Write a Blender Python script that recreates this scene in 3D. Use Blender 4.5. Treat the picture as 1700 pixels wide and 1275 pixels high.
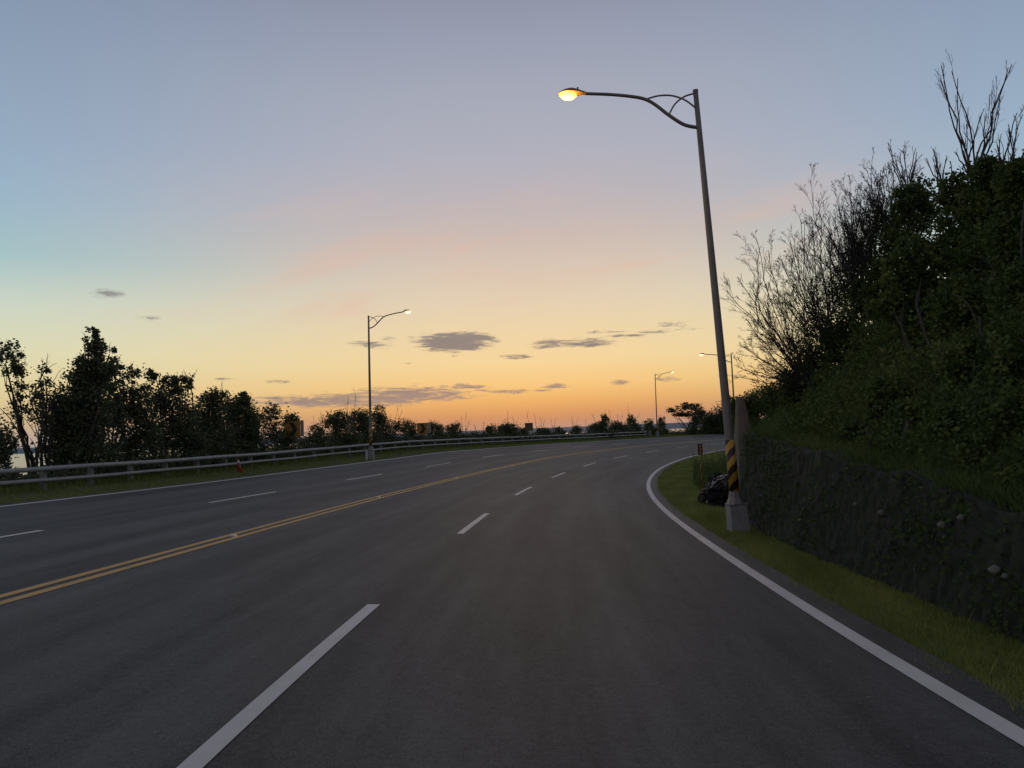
import bpy, math, random
import numpy as np
from mathutils import Matrix, Vector

for o in list(bpy.data.objects):
    bpy.data.objects.remove(o, do_unlink=True)
scene = bpy.context.scene
COL = scene.collection
random.seed(7)
RNG = np.random.default_rng(11)
rad = math.radians

# ------------------------------------------------------------------ camera
F_PX, W_PX, H_PX = 1280.2273, 1700.0, 1275.0
CX, CY = W_PX / 2, H_PX / 2
CAM_H = 1.37717                       # eye height above the lane
ROLL, V0 = 0.038314192, 74.479251     # horizon tilt, horizon offset in pixels
PITCH = math.atan(V0 / F_PX)
R0 = Vector((1, 0, 0))
F0 = Vector((0, math.cos(PITCH), math.sin(PITCH)))
U0 = Vector((0, -math.sin(PITCH), math.cos(PITCH)))
CAMX = R0 * math.cos(ROLL) - U0 * math.sin(ROLL)
CAMY = R0 * math.sin(ROLL) + U0 * math.cos(ROLL)
cam_data = bpy.data.cameras.new('camera')
cam = bpy.data.objects.new('camera', cam_data)
COL.objects.link(cam)
m = Matrix.Identity(4)
for i in range(3):
    m[i][0], m[i][1], m[i][2] = CAMX[i], CAMY[i], -F0[i]
m[2][3] = CAM_H
cam.matrix_world = m
cam_data.sensor_width = 36.0
cam_data.lens = 36.0 * F_PX / W_PX
cam_data.clip_start = 0.05
cam_data.clip_end = 120000.0
scene.camera = cam
CAM = np.array([0, 0, CAM_H])
nX, nY, nF = np.array(CAMX), np.array(CAMY), np.array(F0)


def ray(px, py):
    d = nX * (px - CX) + nY * (CY - py) + nF * F_PX
    return d / d[1]                   # scaled so that y advances 1


def project(P):
    d = np.asarray(P, float) - CAM
    w = d @ nF
    return CX + F_PX * (d @ nX) / w, CY - F_PX * (d @ nY) / w


# ------------------------------------------------------------------ sky, sun, exposure
def lin(c):
    c = np.array(c, float) / 255.0
    return np.where(c <= 0.04045, c / 12.92, ((c + 0.055) / 1.055) ** 2.4)


class NT:
    """small helper for node trees"""
    def __init__(self, tree):
        self.t = tree
        tree.nodes.clear()

    def n(self, kind, **kw):
        nd = self.t.nodes.new(kind)
        for k, v in kw.items():
            setattr(nd, k, v)
        return nd

    def put(self, sock, v):
        if v is None:
            return
        if isinstance(v, bpy.types.NodeSocket):
            self.t.links.new(v, sock)
        else:
            sock.default_value = v

    def math(self, op, a, b=None, c=None, clamp=False):
        nd = self.n('ShaderNodeMath', operation=op, use_clamp=clamp)
        for i, v in enumerate((a, b, c)):
            self.put(nd.inputs[i], v)
        return nd.outputs[0]

    def vmath(self, op, a, b=None, s=None):
        nd = self.n('ShaderNodeVectorMath', operation=op)
        self.put(nd.inputs[0], a)
        if b is not None:
            self.put(nd.inputs[1], b)
        if s is not None:
            self.put(nd.inputs['Scale'], s)
        return nd.outputs['Value'] if op in ('DOT_PRODUCT', 'LENGTH') else nd.outputs[0]

    def mix(self, f, a, b, blend='MIX'):
        nd = self.n('ShaderNodeMix', data_type='RGBA', blend_type=blend)
        self.put(nd.inputs[0], f)
        self.put(nd.inputs[6], a)
        self.put(nd.inputs[7], b)
        return nd.outputs[2]

    def ramp(self, f, stops, interp='LINEAR'):
        nd = self.n('ShaderNodeValToRGB')
        nd.color_ramp.interpolation = interp
        el = nd.color_ramp.elements
        while len(el) > 1:
            el.remove(el[-1])
        for i, (p, c) in enumerate(stops):
            e = el[0] if i == 0 else el.new(p)
            e.position = p
            c = tuple(c) if hasattr(c, '__len__') else (c, c, c)
            e.color = (c[0], c[1], c[2], 1)
        self.put(nd.inputs[0], f)
        return nd.outputs[0]

    def noise(self, vec, scale, detail=3, rough=0.55, dist=0.0):
        nd = self.n('ShaderNodeTexNoise')
        self.put(nd.inputs['Vector'], vec)
        nd.inputs['Scale'].default_value = scale
        nd.inputs['Detail'].default_value = detail
        nd.inputs['Roughness'].default_value = rough
        nd.inputs['Distortion'].default_value = dist
        return nd.outputs['Fac']

    def smooth(self, v, lo, hi):
        nd = self.n('ShaderNodeMapRange', interpolation_type='SMOOTHSTEP')
        self.put(nd.inputs[0], v)
        nd.inputs[1].default_value = lo
        nd.inputs[2].default_value = hi
        return nd.outputs[0]


SUN_AZ, SUN_EL = rad(1.0), rad(0.6)
world = bpy.data.worlds.new('World')
scene.world = world
world.use_nodes = True
w = NT(world.node_tree)
tc = w.n('ShaderNodeTexCoord').outputs['Generated']
sep = w.n('ShaderNodeSeparateXYZ')
w.put(sep.inputs[0], tc)
dx, dy, dz = sep.outputs
elev = w.math('MULTIPLY', w.math('ARCSINE', dz), 180 / math.pi)          # degrees
azim = w.math('MULTIPLY', w.math('ARCTAN2', dx, dy), 180 / math.pi)      # degrees, 0 = ahead
fac = w.math('DIVIDE', elev, 90.0, clamp=True)


def stops(lst):
    return [(max(0.0, e / 90.0), lin(c)) for e, c in lst]


sunward = w.ramp(fac, stops([(0, (186, 150, 128)), (0.5, (196, 145, 112)), (1.1, (212, 154, 104)), (2.0, (233, 178, 110)),
                             (3.2, (246, 202, 132)), (5.0, (247, 217, 160)), (7.5, (240, 217, 174)), (9.5, (232, 213, 184)), (12, (221, 203, 186)), (14, (211, 193, 184)),
                             (17, (194, 186, 191)), (20, (182, 182, 195)), (24, (171, 175, 190)), (27.5, (158, 163, 183)), (30.5, (147, 151, 171)), (45, (120, 125, 146)), (90, (104, 110, 130))]))
side = w.ramp(fac, stops([(0, (178, 168, 162)), (1.5, (208, 184, 148)), (3.5, (230, 212, 160)), (6, (227, 224, 186)), (9, (208, 220, 203)),
                          (12, (168, 200, 205)), (15.5, (158, 187, 207)), (19, (153, 176, 200)), (24, (144, 164, 188)), (30, (131, 149, 174)), (45, (112, 122, 146)), (90, (104, 110, 130))]))
anti = w.ramp(fac, stops([(0, (140, 138, 150)), (6, (158, 150, 160)), (14, (160, 152, 162)), (25, (142, 142, 158)), (50, (116, 121, 140)), (90, (104, 110, 130))]))
ang = w.math('ABSOLUTE', w.math('SUBTRACT', azim, math.degrees(SUN_AZ)))
col = w.mix(w.smooth(ang, 4, 40), sunward, side)
col = w.mix(w.smooth(ang, 40, 150), col, anti)
# high, faint pink streaks of cirrus
comb = w.n('ShaderNodeCombineXYZ')
w.put(comb.inputs[0], w.math('MULTIPLY', azim, 0.045))
w.put(comb.inputs[1], w.math('ADD', w.math('MULTIPLY', elev, 0.21), w.math('MULTIPLY', azim, -0.035)))
streak = w.smooth(w.noise(comb.outputs[0], 1.3, 4, 0.55, 0.6), 0.46, 0.74)
band = w.math('MULTIPLY', w.math('MULTIPLY', w.smooth(elev, 5, 10), w.math('SUBTRACT', 1.0, w.smooth(elev, 13, 20))), w.math('SUBTRACT', 1.0, w.smooth(ang, 12, 34)))
col = w.mix(w.math('MULTIPLY', w.math('MULTIPLY', streak, band), 0.5), col, (*lin((232, 188, 168)), 1))
# fine noise coordinates for the small dusk clouds
comb2 = w.n('ShaderNodeCombineXYZ')
w.put(comb2.inputs[0], w.math('MULTIPLY', azim, 0.24))
w.put(comb2.inputs[1], w.math('MULTIPLY', elev, 1.5))
cn = w.math('SUBTRACT', w.noise(comb2.outputs[0], 3.2, 6, 0.66, 0.7), 0.5)
CLOUDS = [  # photo centre, half width, half height, rise to the right, opacity
    (754, 568, 60, 15, 0.05, 1.6), (784, 561, 40, 10, 0, 1.4), (736, 571, 42, 11, 0, 1.4), (612, 572, 44, 8, 0.10, 0.75), (645, 562, 22, 7, 0.1, 0.4), (925, 570, 58, 8, 0.10, 0.85), (985, 566, 46, 7, 0.02, 0.8),
    (1000, 551, 60, 4, 0.08, 0.5), (858, 592, 36, 5, 0.06, 0.75), (500, 667, 100, 11, 0.06, 1.0), (580, 664, 80, 13, 0.06, 1.1), (690, 655, 100, 14, 0.03, 1.15), (645, 662, 60, 13, 0, 1.1), (772, 642, 50, 6, -0.04, 0.8),
    (925, 641, 40, 6, 0.02, 0.75), (852, 650, 46, 5, 0.03, 0.75), (1030, 635, 22, 6, -0.1, 0.75), (1107, 630, 24, 6, -0.05, 0.8),
    (1118, 538, 34, 6, 0.05, 0.6), (1130, 546, 40, 4, 0.1, 0.5), (180, 487, 30, 8, -0.05, 0.75), (250, 529, 22, 5, -0.1, 0.6), (462, 634, 26, 4, 0, 0.6),
    (370, 629, 26, 3, 0, 0.5), (1212, 624, 26, 5, 0, 0.6), (757, 590, 18, 3, 0, 0.5), (676, 603, 15, 2.5, 0.05, 0.5), (690, 640, 14, 4, 0, 0.5), (625, 673, 50, 5, 0, 0.7), (1040, 558, 40, 4, 0, 0.7), (1085, 551, 34, 3.5, 0, 0.7), (905, 576, 34, 4, 0, 0.8), (965, 572, 60, 5, 0, 1.0), (800, 648, 24, 3, 0, 0.7), (900, 648, 30, 3, 0, 0.7)]
lev = w.n('ShaderNodeCombineXYZ')          # azimuth, elevation measured along the clouds' drift
w.put(lev.inputs[0], azim)
w.put(lev.inputs[1], w.math('ADD', elev, w.math('MULTIPLY', azim, math.tan(ROLL))))
qmin = None
for (px, py, hw, hh, rise, op) in CLOUDS:
    d0 = ray(px, py); d0 = d0 / np.linalg.norm(d0)
    a0 = math.degrees(math.atan2(d0[0], d0[1])); e0 = math.degrees(math.asin(d0[2])) + a0 * math.tan(ROLL)
    ra, re_ = math.degrees(hw / F_PX), math.degrees(hh / F_PX)
    nd = w.n('ShaderNodeVectorMath', operation='MULTIPLY_ADD')
    w.put(nd.inputs[0], lev.outputs[0])
    nd.inputs[1].default_value = (1 / ra, 1 / re_, 0)
    nd.inputs[2].default_value = (-a0 / ra, -e0 / re_, 0)
    q = w.math('ADD', w.vmath('DOT_PRODUCT', nd.outputs[0], nd.outputs[0]), 0.9 * (1 - op))
    qmin = q if qmin is None else w.math('MINIMUM', qmin, q)
cov = w.smooth(w.math('ADD', w.math('SUBTRACT', 1.0, qmin), w.math('MULTIPLY', cn, 3.6)), -0.05, 1.1)
ccol = w.ramp(fac, stops([(0, (150, 120, 110)), (2, (160, 140, 132)), (5, (136, 124, 121)), (8, (142, 136, 132)), (14, (150, 156, 160)), (90, (120, 130, 150))]))
col = w.mix(w.math('MULTIPLY', cov, 0.97), col, ccol)
nish = w.n('ShaderNodeTexSky', sky_type='NISHITA', sun_disc=False)
nish.sun_elevation = SUN_EL
nish.sun_rotation = SUN_AZ
nish.altitude = 30
nish.air_density, nish.dust_density, nish.ozone_density = 1.0, 1.2, 1.6
col = w.mix(0.08, w.vmath('SCALE', col, s=10.0), nish.outputs[0])
bg = w.n('ShaderNodeBackground')
w.put(bg.inputs[0], col)
bg.inputs[1].default_value = 0.1
wo = w.n('ShaderNodeOutputWorld')
w.put(wo.inputs[0], bg.outputs[0])

sun_data = bpy.data.lights.new('sun', 'SUN')
sun_data.energy = 0.12
sun_data.angle = rad(12)
sun_data.color = (1.0, 0.66, 0.42)
sun = bpy.data.objects.new('sun', sun_data)
COL.objects.link(sun)
to_sun = Vector((math.sin(SUN_AZ) * math.cos(rad(4)), math.cos(SUN_AZ) * math.cos(rad(4)), math.sin(rad(4))))
sun.rotation_euler = to_sun.to_track_quat('Z', 'Y').to_euler()
sun.location = (0, 60, 30)

vs = scene.view_settings
vs.view_transform = 'Standard'
vs.look = 'None'
vs.exposure = 0.0
vs.gamma = 1.0
vs.use_curve_mapping = False

# ------------------------------------------------------------------ helpers
def link(name, mesh, mat=None, parent=None):
    o = bpy.data.objects.new(name, mesh)
    COL.objects.link(o)
    if mat is not None:
        if not mesh.materials:
            mesh.materials.append(mat)
    if parent is not None:
        o.parent = parent
    return o


def tag(o, label=None, cat=None, group=None, kind=None):
    if label: o['label'] = label
    if cat: o['category'] = cat
    if group: o['group'] = group
    if kind: o['kind'] = kind
    return o


def empty(name, loc, label, cat, group=None, rz=0.0):
    o = bpy.data.objects.new(name, None)
    COL.objects.link(o)
    o.location = loc
    o.rotation_euler = (0, 0, rz)
    o.empty_display_size = 0.2
    return tag(o, label, cat, group)


def np_mesh(name, V, Fc, smooth=False, attr=None):
    """V (n,3); Fc (m,k) integer array with k = 3 or 4"""
    V = np.asarray(V, np.float32); Fc = np.asarray(Fc, np.int32)
    me = bpy.data.meshes.new(name)
    nv, nf, k = len(V), len(Fc), Fc.shape[1]
    me.vertices.add(nv); me.vertices.foreach_set('co', V.ravel())
    me.loops.add(nf * k); me.loops.foreach_set('vertex_index', Fc.ravel())
    me.polygons.add(nf)
    me.polygons.foreach_set('loop_start', np.arange(0, nf * k, k, dtype=np.int32))
    if smooth:
        me.polygons.foreach_set('use_smooth', np.ones(nf, bool))
    if attr is not None:
        a = me.attributes.new('tone', 'FLOAT', 'FACE')
        a.data.foreach_set('value', np.asarray(attr, np.float32))
    me.update(calc_edges=True)
    return me


class MB:
    """collects boxes, tubes and lathes into one mesh"""
    def __init__(self):
        self.v, self.f = [], []

    def add(self, V, Fs):
        n = len(self.v)
        self.v += [tuple(map(float, p)) for p in V]
        self.f += [tuple(i + n for i in q) for q in Fs]
        return self

    def box(self, c, s, top=(1, 1), rz=0.0):
        cx, cy, cz = c; hx, hy, hz = s[0] / 2, s[1] / 2, s[2] / 2
        V = []
        for z, t in ((-hz, (1, 1)), (hz, top)):
            for x, y in ((-1, -1), (1, -1), (1, 1), (-1, 1)):
                X, Y = x * hx * t[0], y * hy * t[1]
                V.append((cx + X * math.cos(rz) - Y * math.sin(rz), cy + X * math.sin(rz) + Y * math.cos(rz), cz + z))
        return self.add(V, [(0, 3, 2, 1), (4, 5, 6, 7), (0, 1, 5, 4), (1, 2, 6, 5), (2, 3, 7, 6), (3, 0, 4, 7)])

    def tube(self, P, r, n=8, cap=True):
        P = [np.array(p, float) for p in P]
        R = r if hasattr(r, '__len__') else [r] * len(P)
        V = []
        up = np.array((0.13, 0.31, 0.94))
        for i, p in enumerate(P):
            t = P[min(i + 1, len(P) - 1)] - P[max(i - 1, 0)]
            t = t / (np.linalg.norm(t) + 1e-9)
            if abs(t @ up) > 0.95:
                up = np.array((0.9, 0.3, 0.1))
            a = np.cross(t, up); a /= np.linalg.norm(a)
            b = np.cross(t, a)
            for j in range(n):
                an = 2 * math.pi * j / n
                V.append(p + R[i] * (math.cos(an) * a + math.sin(an) * b))
        Fs = []
        for i in range(len(P) - 1):
            for j in range(n):
                Fs.append((i * n + j, i * n + (j + 1) % n, (i + 1) * n + (j + 1) % n, (i + 1) * n + j))
        if cap:
            Fs.append(tuple(range(n))[::-1]); Fs.append(tuple((len(P) - 1) * n + j for j in range(n)))
        return self.add(V, Fs)

    def lathe(self, prof, n=16, c=(0, 0, 0)):
        return self.tube([(c[0], c[1], c[2] + z) for z, r in prof], [r for z, r in prof], n)

    def build(self, name, mat, parent=None, smooth=False):
        me = bpy.data.meshes.new(name)
        me.from_pydata(self.v, [], self.f)
        if smooth:
            for p in me.polygons:
                p.use_smooth = len(p.vertices) <= 4
        me.update()
        return link(name, me, mat, parent)


# ------------------------------------------------------------------ materials
MATS = {}


def material(name):
    mt = bpy.data.materials.new(name)
    mt.use_nodes = True
    MATS[name] = mt
    t = NT(mt.node_tree)
    bs = t.n('ShaderNodeBsdfPrincipled')
    out = t.n('ShaderNodeOutputMaterial')
    t.t.links.new(bs.outputs[0], out.inputs[0])
    return mt, t, bs


def simple(name, c, rough=0.6, metal=0.0, var=0.25, scale=6.0, bump=0.0, emit=None):
    mt, t, bs = material(name)
    co = t.n('ShaderNodeTexCoord').outputs['Object']
    nz = t.noise(co, scale, 4, 0.6)
    c = np.array(c, float)
    t.put(bs.inputs['Base Color'], t.ramp(nz, [(0.25, c * (1 - var)), (0.75, c * (1 + var))]))
    bs.inputs['Roughness'].default_value = rough
    bs.inputs['Metallic'].default_value = metal
    if bump:
        b = t.n('ShaderNodeBump')
        b.inputs['Strength'].default_value = bump
        b.inputs['Distance'].default_value = 0.02
        t.put(b.inputs['Height'], t.noise(co, scale * 6, 4, 0.6))
        t.put(bs.inputs['Normal'], b.outputs[0])
    if emit:
        bs.inputs['Emission Color'].default_value = (*emit[0], 1)
        bs.inputs['Emission Strength'].default_value = emit[1]
    return mt


def foliage(name, dark, light, warm=None, trans=0.35):
    mt, t, bs = material(name)
    at = t.n('ShaderNodeAttribute', attribute_name='tone').outputs['Fac']
    st = [(0.0, dark), (0.7, light)]
    if warm: st.append((1.0, warm))
    c = t.ramp(at, st)
    t.put(bs.inputs['Base Color'], c)
    bs.inputs['Roughness'].default_value = 0.8
    bs.inputs['Specular IOR Level'].default_value = 0.25
    tr = t.n('ShaderNodeBsdfTranslucent')
    t.put(tr.inputs[0], c)
    mx = t.n('ShaderNodeMixShader')
    mx.inputs[0].default_value = trans
    t.t.links.new(bs.outputs[0], mx.inputs[1]); t.t.links.new(tr.outputs[0], mx.inputs[2])
    t.t.links.new(mx.outputs[0], t.t.nodes['Material Output'].inputs[0])
    return mt


LEAF_SEA = foliage('leaf_seaside', (0.066, 0.084, 0.046), (0.135, 0.155, 0.080), (0.17, 0.15, 0.075))
LEAF_HILL = foliage('leaf_hillside', (0.052, 0.088, 0.024), (0.125, 0.170, 0.044), (0.19, 0.18, 0.055))
LEAF_LIGHT = foliage('leaf_pale', (0.035, 0.045, 0.020), (0.085, 0.095, 0.045), (0.11, 0.10, 0.055))
GRASS = foliage('grass_blade', (0.16, 0.19, 0.045), (0.30, 0.335, 0.085), (0.42, 0.37, 0.13), 0.45)
BARK = simple('bark', (0.055, 0.045, 0.036), 0.9, 0, 0.3, 9, 0.4)
TWIG = simple('dry_twig', (0.085, 0.070, 0.055), 0.9, 0, 0.3, 4)
STEEL = simple('galvanised_steel', (0.20, 0.185, 0.165), 0.55, 0.3, 0.14, 3, 0.05)
RAILM = simple('rail_steel', (0.29, 0.285, 0.27), 0.6, 0.15, 0.18, 2.5, 0.05)
CONC = simple('concrete_block', (0.25, 0.25, 0.235), 0.9, 0, 0.22, 7, 0.3)
POSTM = simple('rail_post_concrete', (0.19, 0.18, 0.165), 0.9, 0, 0.25, 7, 0.3)
DARKM = simple('black_plastic', (0.005, 0.005, 0.005), 0.7, 0, 0.3, 5, 0.3)
PALE = simple('pale_fringe', (0.55, 0.52, 0.46), 0.8, 0, 0.25, 9)
SIGNY = simple('sign_yellow', (0.34, 0.18, 0.015), 0.5, 0, 0.12, 3)
SIGNB = simple('sign_black', (0.012, 0.012, 0.012), 0.5, 0, 0.2, 3)
SIGNG = simple('sign_back', (0.26, 0.27, 0.29), 0.5, 0.3, 0.1, 3)
SIGNO = simple('sign_back_brown', (0.10, 0.075, 0.03), 0.6, 0.0, 0.15, 3)
ORANGE = simple('cone_orange', (0.30, 0.045, 0.02), 0.55, 0, 0.15, 5)
WHITE = simple('white_paint_post', (0.62, 0.61, 0.58), 0.7, 0, 0.12, 6)
AMBER = simple('amber_reflector', (0.62, 0.30, 0.04), 0.25, 0, 0.1, 5)
STUD = simple('road_stud_metal', (0.60, 0.56, 0.45), 0.35, 0.2, 0.2, 20)
def lens_mat(name, c, lo, hi):
    """glass bowl, brightest round the bulb in its middle"""
    mt, t, bs = material(name)
    co = t.n('ShaderNodeTexCoord').outputs['Object']
    d = t.vmath('LENGTH', t.vmath('MULTIPLY', t.vmath('SUBTRACT', co, (0.42, 0, -0.10)), (1.0, 1.1, 0.8)))
    k = t.math('SUBTRACT', 1.0, t.smooth(d, 0.06, 0.20))
    bs.inputs['Base Color'].default_value = (0.6, 0.5, 0.3, 1)
    bs.inputs['Emission Color'].default_value = (*c, 1)
    t.put(bs.inputs['Emission Strength'], t.math('ADD', lo, t.math('MULTIPLY', k, hi)))
    return mt


LENS = lens_mat('lamp_lens', (1.0, 0.36, 0.035), 1.25, 26.0)
LENSFAR = lens_mat('lamp_lens_pale', (1.0, 0.70, 0.30), 1.6, 4.0)
DARKM.node_tree.nodes['Principled BSDF'].inputs['Specular IOR Level'].default_value = 0.08
EARTH = simple('shotcrete', (0.13, 0.115, 0.092), 0.95, 0, 0.22, 3, 0.5)

# yellow and black diagonal warning sleeve
SLEEVE, t, bs = material('warning_stripes')
co = t.n('ShaderNodeTexCoord').outputs['Object']
sp = t.n('ShaderNodeSeparateXYZ'); t.put(sp.inputs[0], co)
hel = t.math('ADD', t.math('MULTIPLY', sp.outputs[2], 3.25), t.math('MULTIPLY', t.math('ARCTAN2', sp.outputs[0], t.math('MULTIPLY', sp.outputs[1], -1.0)), -0.33))
stp = t.smooth(t.math('PINGPONG', t.math('ADD', hel, 20.15), 0.5), 0.235, 0.265)
t.put(bs.inputs['Base Color'], t.mix(stp, (0.014, 0.013, 0.012, 1), (0.42, 0.25, 0.018, 1)))
bs.inputs['Roughness'].default_value = 0.55

# asphalt: u = along the road, v = across (metres)
ASPH, t, bs = material('asphalt')
uv = t.n('ShaderNodeUVMap', uv_map='road').outputs[0]
sp = t.n('ShaderNodeSeparateXYZ'); t.put(sp.inputs[0], uv)
obj = t.n('ShaderNodeTexCoord').outputs['Object']
cb = t.n('ShaderNodeCombineXYZ')
t.put(cb.inputs[0], t.math('MULTIPLY', sp.outputs[0], 0.05)); t.put(cb.inputs[1], t.math('MULTIPLY', sp.outputs[1], 1.0))
bands = t.noise(cb.outputs[0], 1.25, 4, 0.6, 0.2)
cb2 = t.n('ShaderNodeCombineXYZ')
t.put(cb2.inputs[0], t.math('MULTIPLY', sp.outputs[0], 0.6)); t.put(cb2.inputs[1], t.math('MULTIPLY', sp.outputs[1], 2.2))
scuff = t.noise(cb2.outputs[0], 2.2, 5, 0.65, 0.3)
patch = t.noise(obj, 0.45, 4, 0.6)
grain = t.noise(obj, 95.0, 2, 0.7)
grain2 = t.noise(obj, 22.0, 3, 0.7)
v = t.math('ADD', 0.068, t.math('MULTIPLY', t.math('SUBTRACT', bands, 0.5), 0.17))
v = t.math('ADD', v, t.math('MULTIPLY', t.math('SUBTRACT', scuff, 0.5), 0.055))
v = t.math('ADD', v, t.math('MULTIPLY', t.math('SUBTRACT', patch, 0.5), 0.040))
v = t.math('ADD', v, t.math('MULTIPLY', t.math('SUBTRACT', grain, 0.5), 0.20))
v = t.math('ADD', v, t.math('MULTIPLY', t.math('SUBTRACT', grain2, 0.5), 0.09))
speck = t.smooth(t.noise(obj, 38.0, 1, 0.5), 0.74, 0.80)
v = t.math('ADD', v, t.math('MULTIPLY', speck, 0.07))
v = t.math('MAXIMUM', v, 0.025)
cc = t.n('ShaderNodeCombineXYZ')
t.put(cc.inputs[0], t.math('MULTIPLY', v, 1.05)); t.put(cc.inputs[1], v); t.put(cc.inputs[2], t.math('MULTIPLY', v, 0.90))
t.put(bs.inputs['Base Color'], cc.outputs[0])
bs.inputs['Roughness'].default_value = 0.74
bs.inputs['Specular IOR Level'].default_value = 0.32
b = t.n('ShaderNodeBump'); b.inputs['Strength'].default_value = 0.5; b.inputs['Distance'].default_value = 0.006
t.put(b.inputs['Height'], grain); t.put(bs.inputs['Normal'], b.outputs[0])


def paint(name, c):
    mt, t, bs = material(name)
    obj = t.n('ShaderNodeTexCoord').outputs['Object']
    wear = t.smooth(t.math('ADD', t.math('MULTIPLY', t.noise(obj, 60, 3, 0.7), 0.5), t.math('MULTIPLY', t.noise(obj, 3.5, 4, 0.65), 0.5)), 0.24, 0.42)
    tone = t.ramp(t.noise(obj, 1.2, 4, 0.6), [(0.3, np.array(c) * 0.86), (0.7, np.array(c) * 1.06)])
    t.put(bs.inputs['Base Color'], t.mix(wear, (0.13, 0.128, 0.125, 1), tone))
    bs.inputs['Roughness'].default_value = 0.7
    return mt


PWHITE = paint('white_road_paint', (0.66, 0.61, 0.545))
PYEL = paint('yellow_road_paint', (0.58, 0.34, 0.085))

# ground: grass near the road, soil and leaf litter elsewhere
SOIL, t, bs = material('soil_and_turf')
obj = t.n('ShaderNodeTexCoord').outputs['Object']
a = t.noise(obj, 1.1, 5, 0.65); bb = t.noise(obj, 14, 4, 0.7)
mixv = t.math('ADD', t.math('MULTIPLY', a, 0.6), t.math('MULTIPLY', bb, 0.4))
t.put(bs.inputs['Base Color'], t.ramp(mixv, [(0.3, (0.050, 0.052, 0.024)), (0.5, (0.075, 0.086, 0.030)), (0.72, (0.11, 0.12, 0.045))]))
bs.inputs['Roughness'].default_value = 0.95
b = t.n('ShaderNodeBump'); b.inputs['Strength'].default_value = 0.7; b.inputs['Distance'].default_value = 0.05
t.put(b.inputs['Height'], bb); t.put(bs.inputs['Normal'], b.outputs[0])

# sea
SEA, t, bs = material('sea_water')
obj = t.n('ShaderNodeTexCoord').outputs['Object']
sp = t.n('ShaderNodeSeparateXYZ'); t.put(sp.inputs[0], obj)
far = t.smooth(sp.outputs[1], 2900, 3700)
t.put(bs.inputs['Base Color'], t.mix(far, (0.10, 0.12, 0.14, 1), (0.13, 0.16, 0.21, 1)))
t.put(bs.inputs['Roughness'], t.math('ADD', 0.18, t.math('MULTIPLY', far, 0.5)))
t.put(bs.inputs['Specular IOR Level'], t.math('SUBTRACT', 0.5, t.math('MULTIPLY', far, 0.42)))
mp = t.n('ShaderNodeMapping'); mp.inputs['Scale'].default_value = (0.02, 0.08, 1); t.put(mp.inputs[0], obj)
b = t.n('ShaderNodeBump'); b.inputs['Strength'].default_value = 0.6; b.inputs['Distance'].default_value = 1.6
t.put(b.inputs['Height'], t.noise(mp.outputs[0], 1.0, 4, 0.6)); t.put(bs.inputs['Normal'], b.outputs[0])

# rubble wall
RUB, t, bs = material('rubble_wall')
obj = t.n('ShaderNodeTexCoord').outputs['Object']
at = t.n('ShaderNodeAttribute', attribute_name='tone').outputs['Fac']
base = t.ramp(at, [(0.0, (0.012, 0.014, 0.008)), (0.35, (0.022, 0.021, 0.015)), (1.0, (0.034, 0.030, 0.022))])
moss = t.smooth(t.noise(obj, 1.6, 5, 0.7), 0.30, 0.60)
t.put(bs.inputs['Base Color'], t.mix(t.math('MULTIPLY', moss, 0.75), base, (0.018, 0.026, 0.012, 1)))
bs.inputs['Roughness'].default_value = 0.95
b = t.n('ShaderNodeBump'); b.inputs['Strength'].default_value = 0.8; b.inputs['Distance'].default_value = 0.03
t.put(b.inputs['Height'], t.noise(obj, 22, 5, 0.7)); t.put(bs.inputs['Normal'], b.outputs[0])
PALESTONE = simple('pale_stone', (0.17, 0.155, 0.13), 0.9, 0, 0.3, 9, 0.5)

# ------------------------------------------------------------------ road alignment (metres along s, offset e to the right of the lane line)
DS = 0.25
SS = np.arange(-40, 175, DS)
KAP = np.interp(SS, [-40, 0, 10, 20, 30, 40, 50, 65, 85, 100, 175], [0.002, 0.01388, 0.00239, 0.00583, 0.00663, 0.00683, 0.00851, 0.0069, 0.0050, 0.0075, 0.012])
GRD = np.interp(SS, [-40, 0, 10, 25, 45, 65, 90, 175], [-0.035, -0.03492, -0.02649, -0.01865, -0.00249, -0.00349, -0.0075, -0.008])
XSL = np.interp(SS, [0, 25, 50, 85], [-0.0402, -0.0521, -0.075, -0.05986])


def cum(a):
    return np.concatenate([[0], np.cumsum(0.5 * (a[1:] + a[:-1]) * DS)])


iz = int(np.argmin(abs(SS)))
TH = cum(KAP); TH += -0.01677 - TH[iz]
RX = cum(np.sin(TH)); RX += -1.56738 - RX[iz]
RY = cum(np.cos(TH)); RY -= RY[iz]
RZ = cum(GRD); RZ -= RZ[iz]
E_R, E_Y, E_L, E_E = 4.08993, 3.6046, 7.1158, 11.03566
I = lambda a, s: np.interp(s, SS, a)


def xy(s, e):
    th = I(TH, s)
    return I(RX, s) + e * np.cos(th), I(RY, s) - e * np.sin(th)


def road_z(s, e):
    return I(RZ, s) + I(XSL, s) * e


def road_pt(s, e, dz=0.0):
    x, y = xy(s, e)
    return np.stack(np.broadcast_arrays(x, y, road_z(s, e) + dz), -1)


WALL_END = 16.9


def wall_top(s):       # absolute z of the retaining wall's top
    return np.interp(s, [-40, 2, 6.3, 8.5, 12, 16.9], [0.35, 0.42, 0.48, 0.66, 0.88, 1.10])


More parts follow.
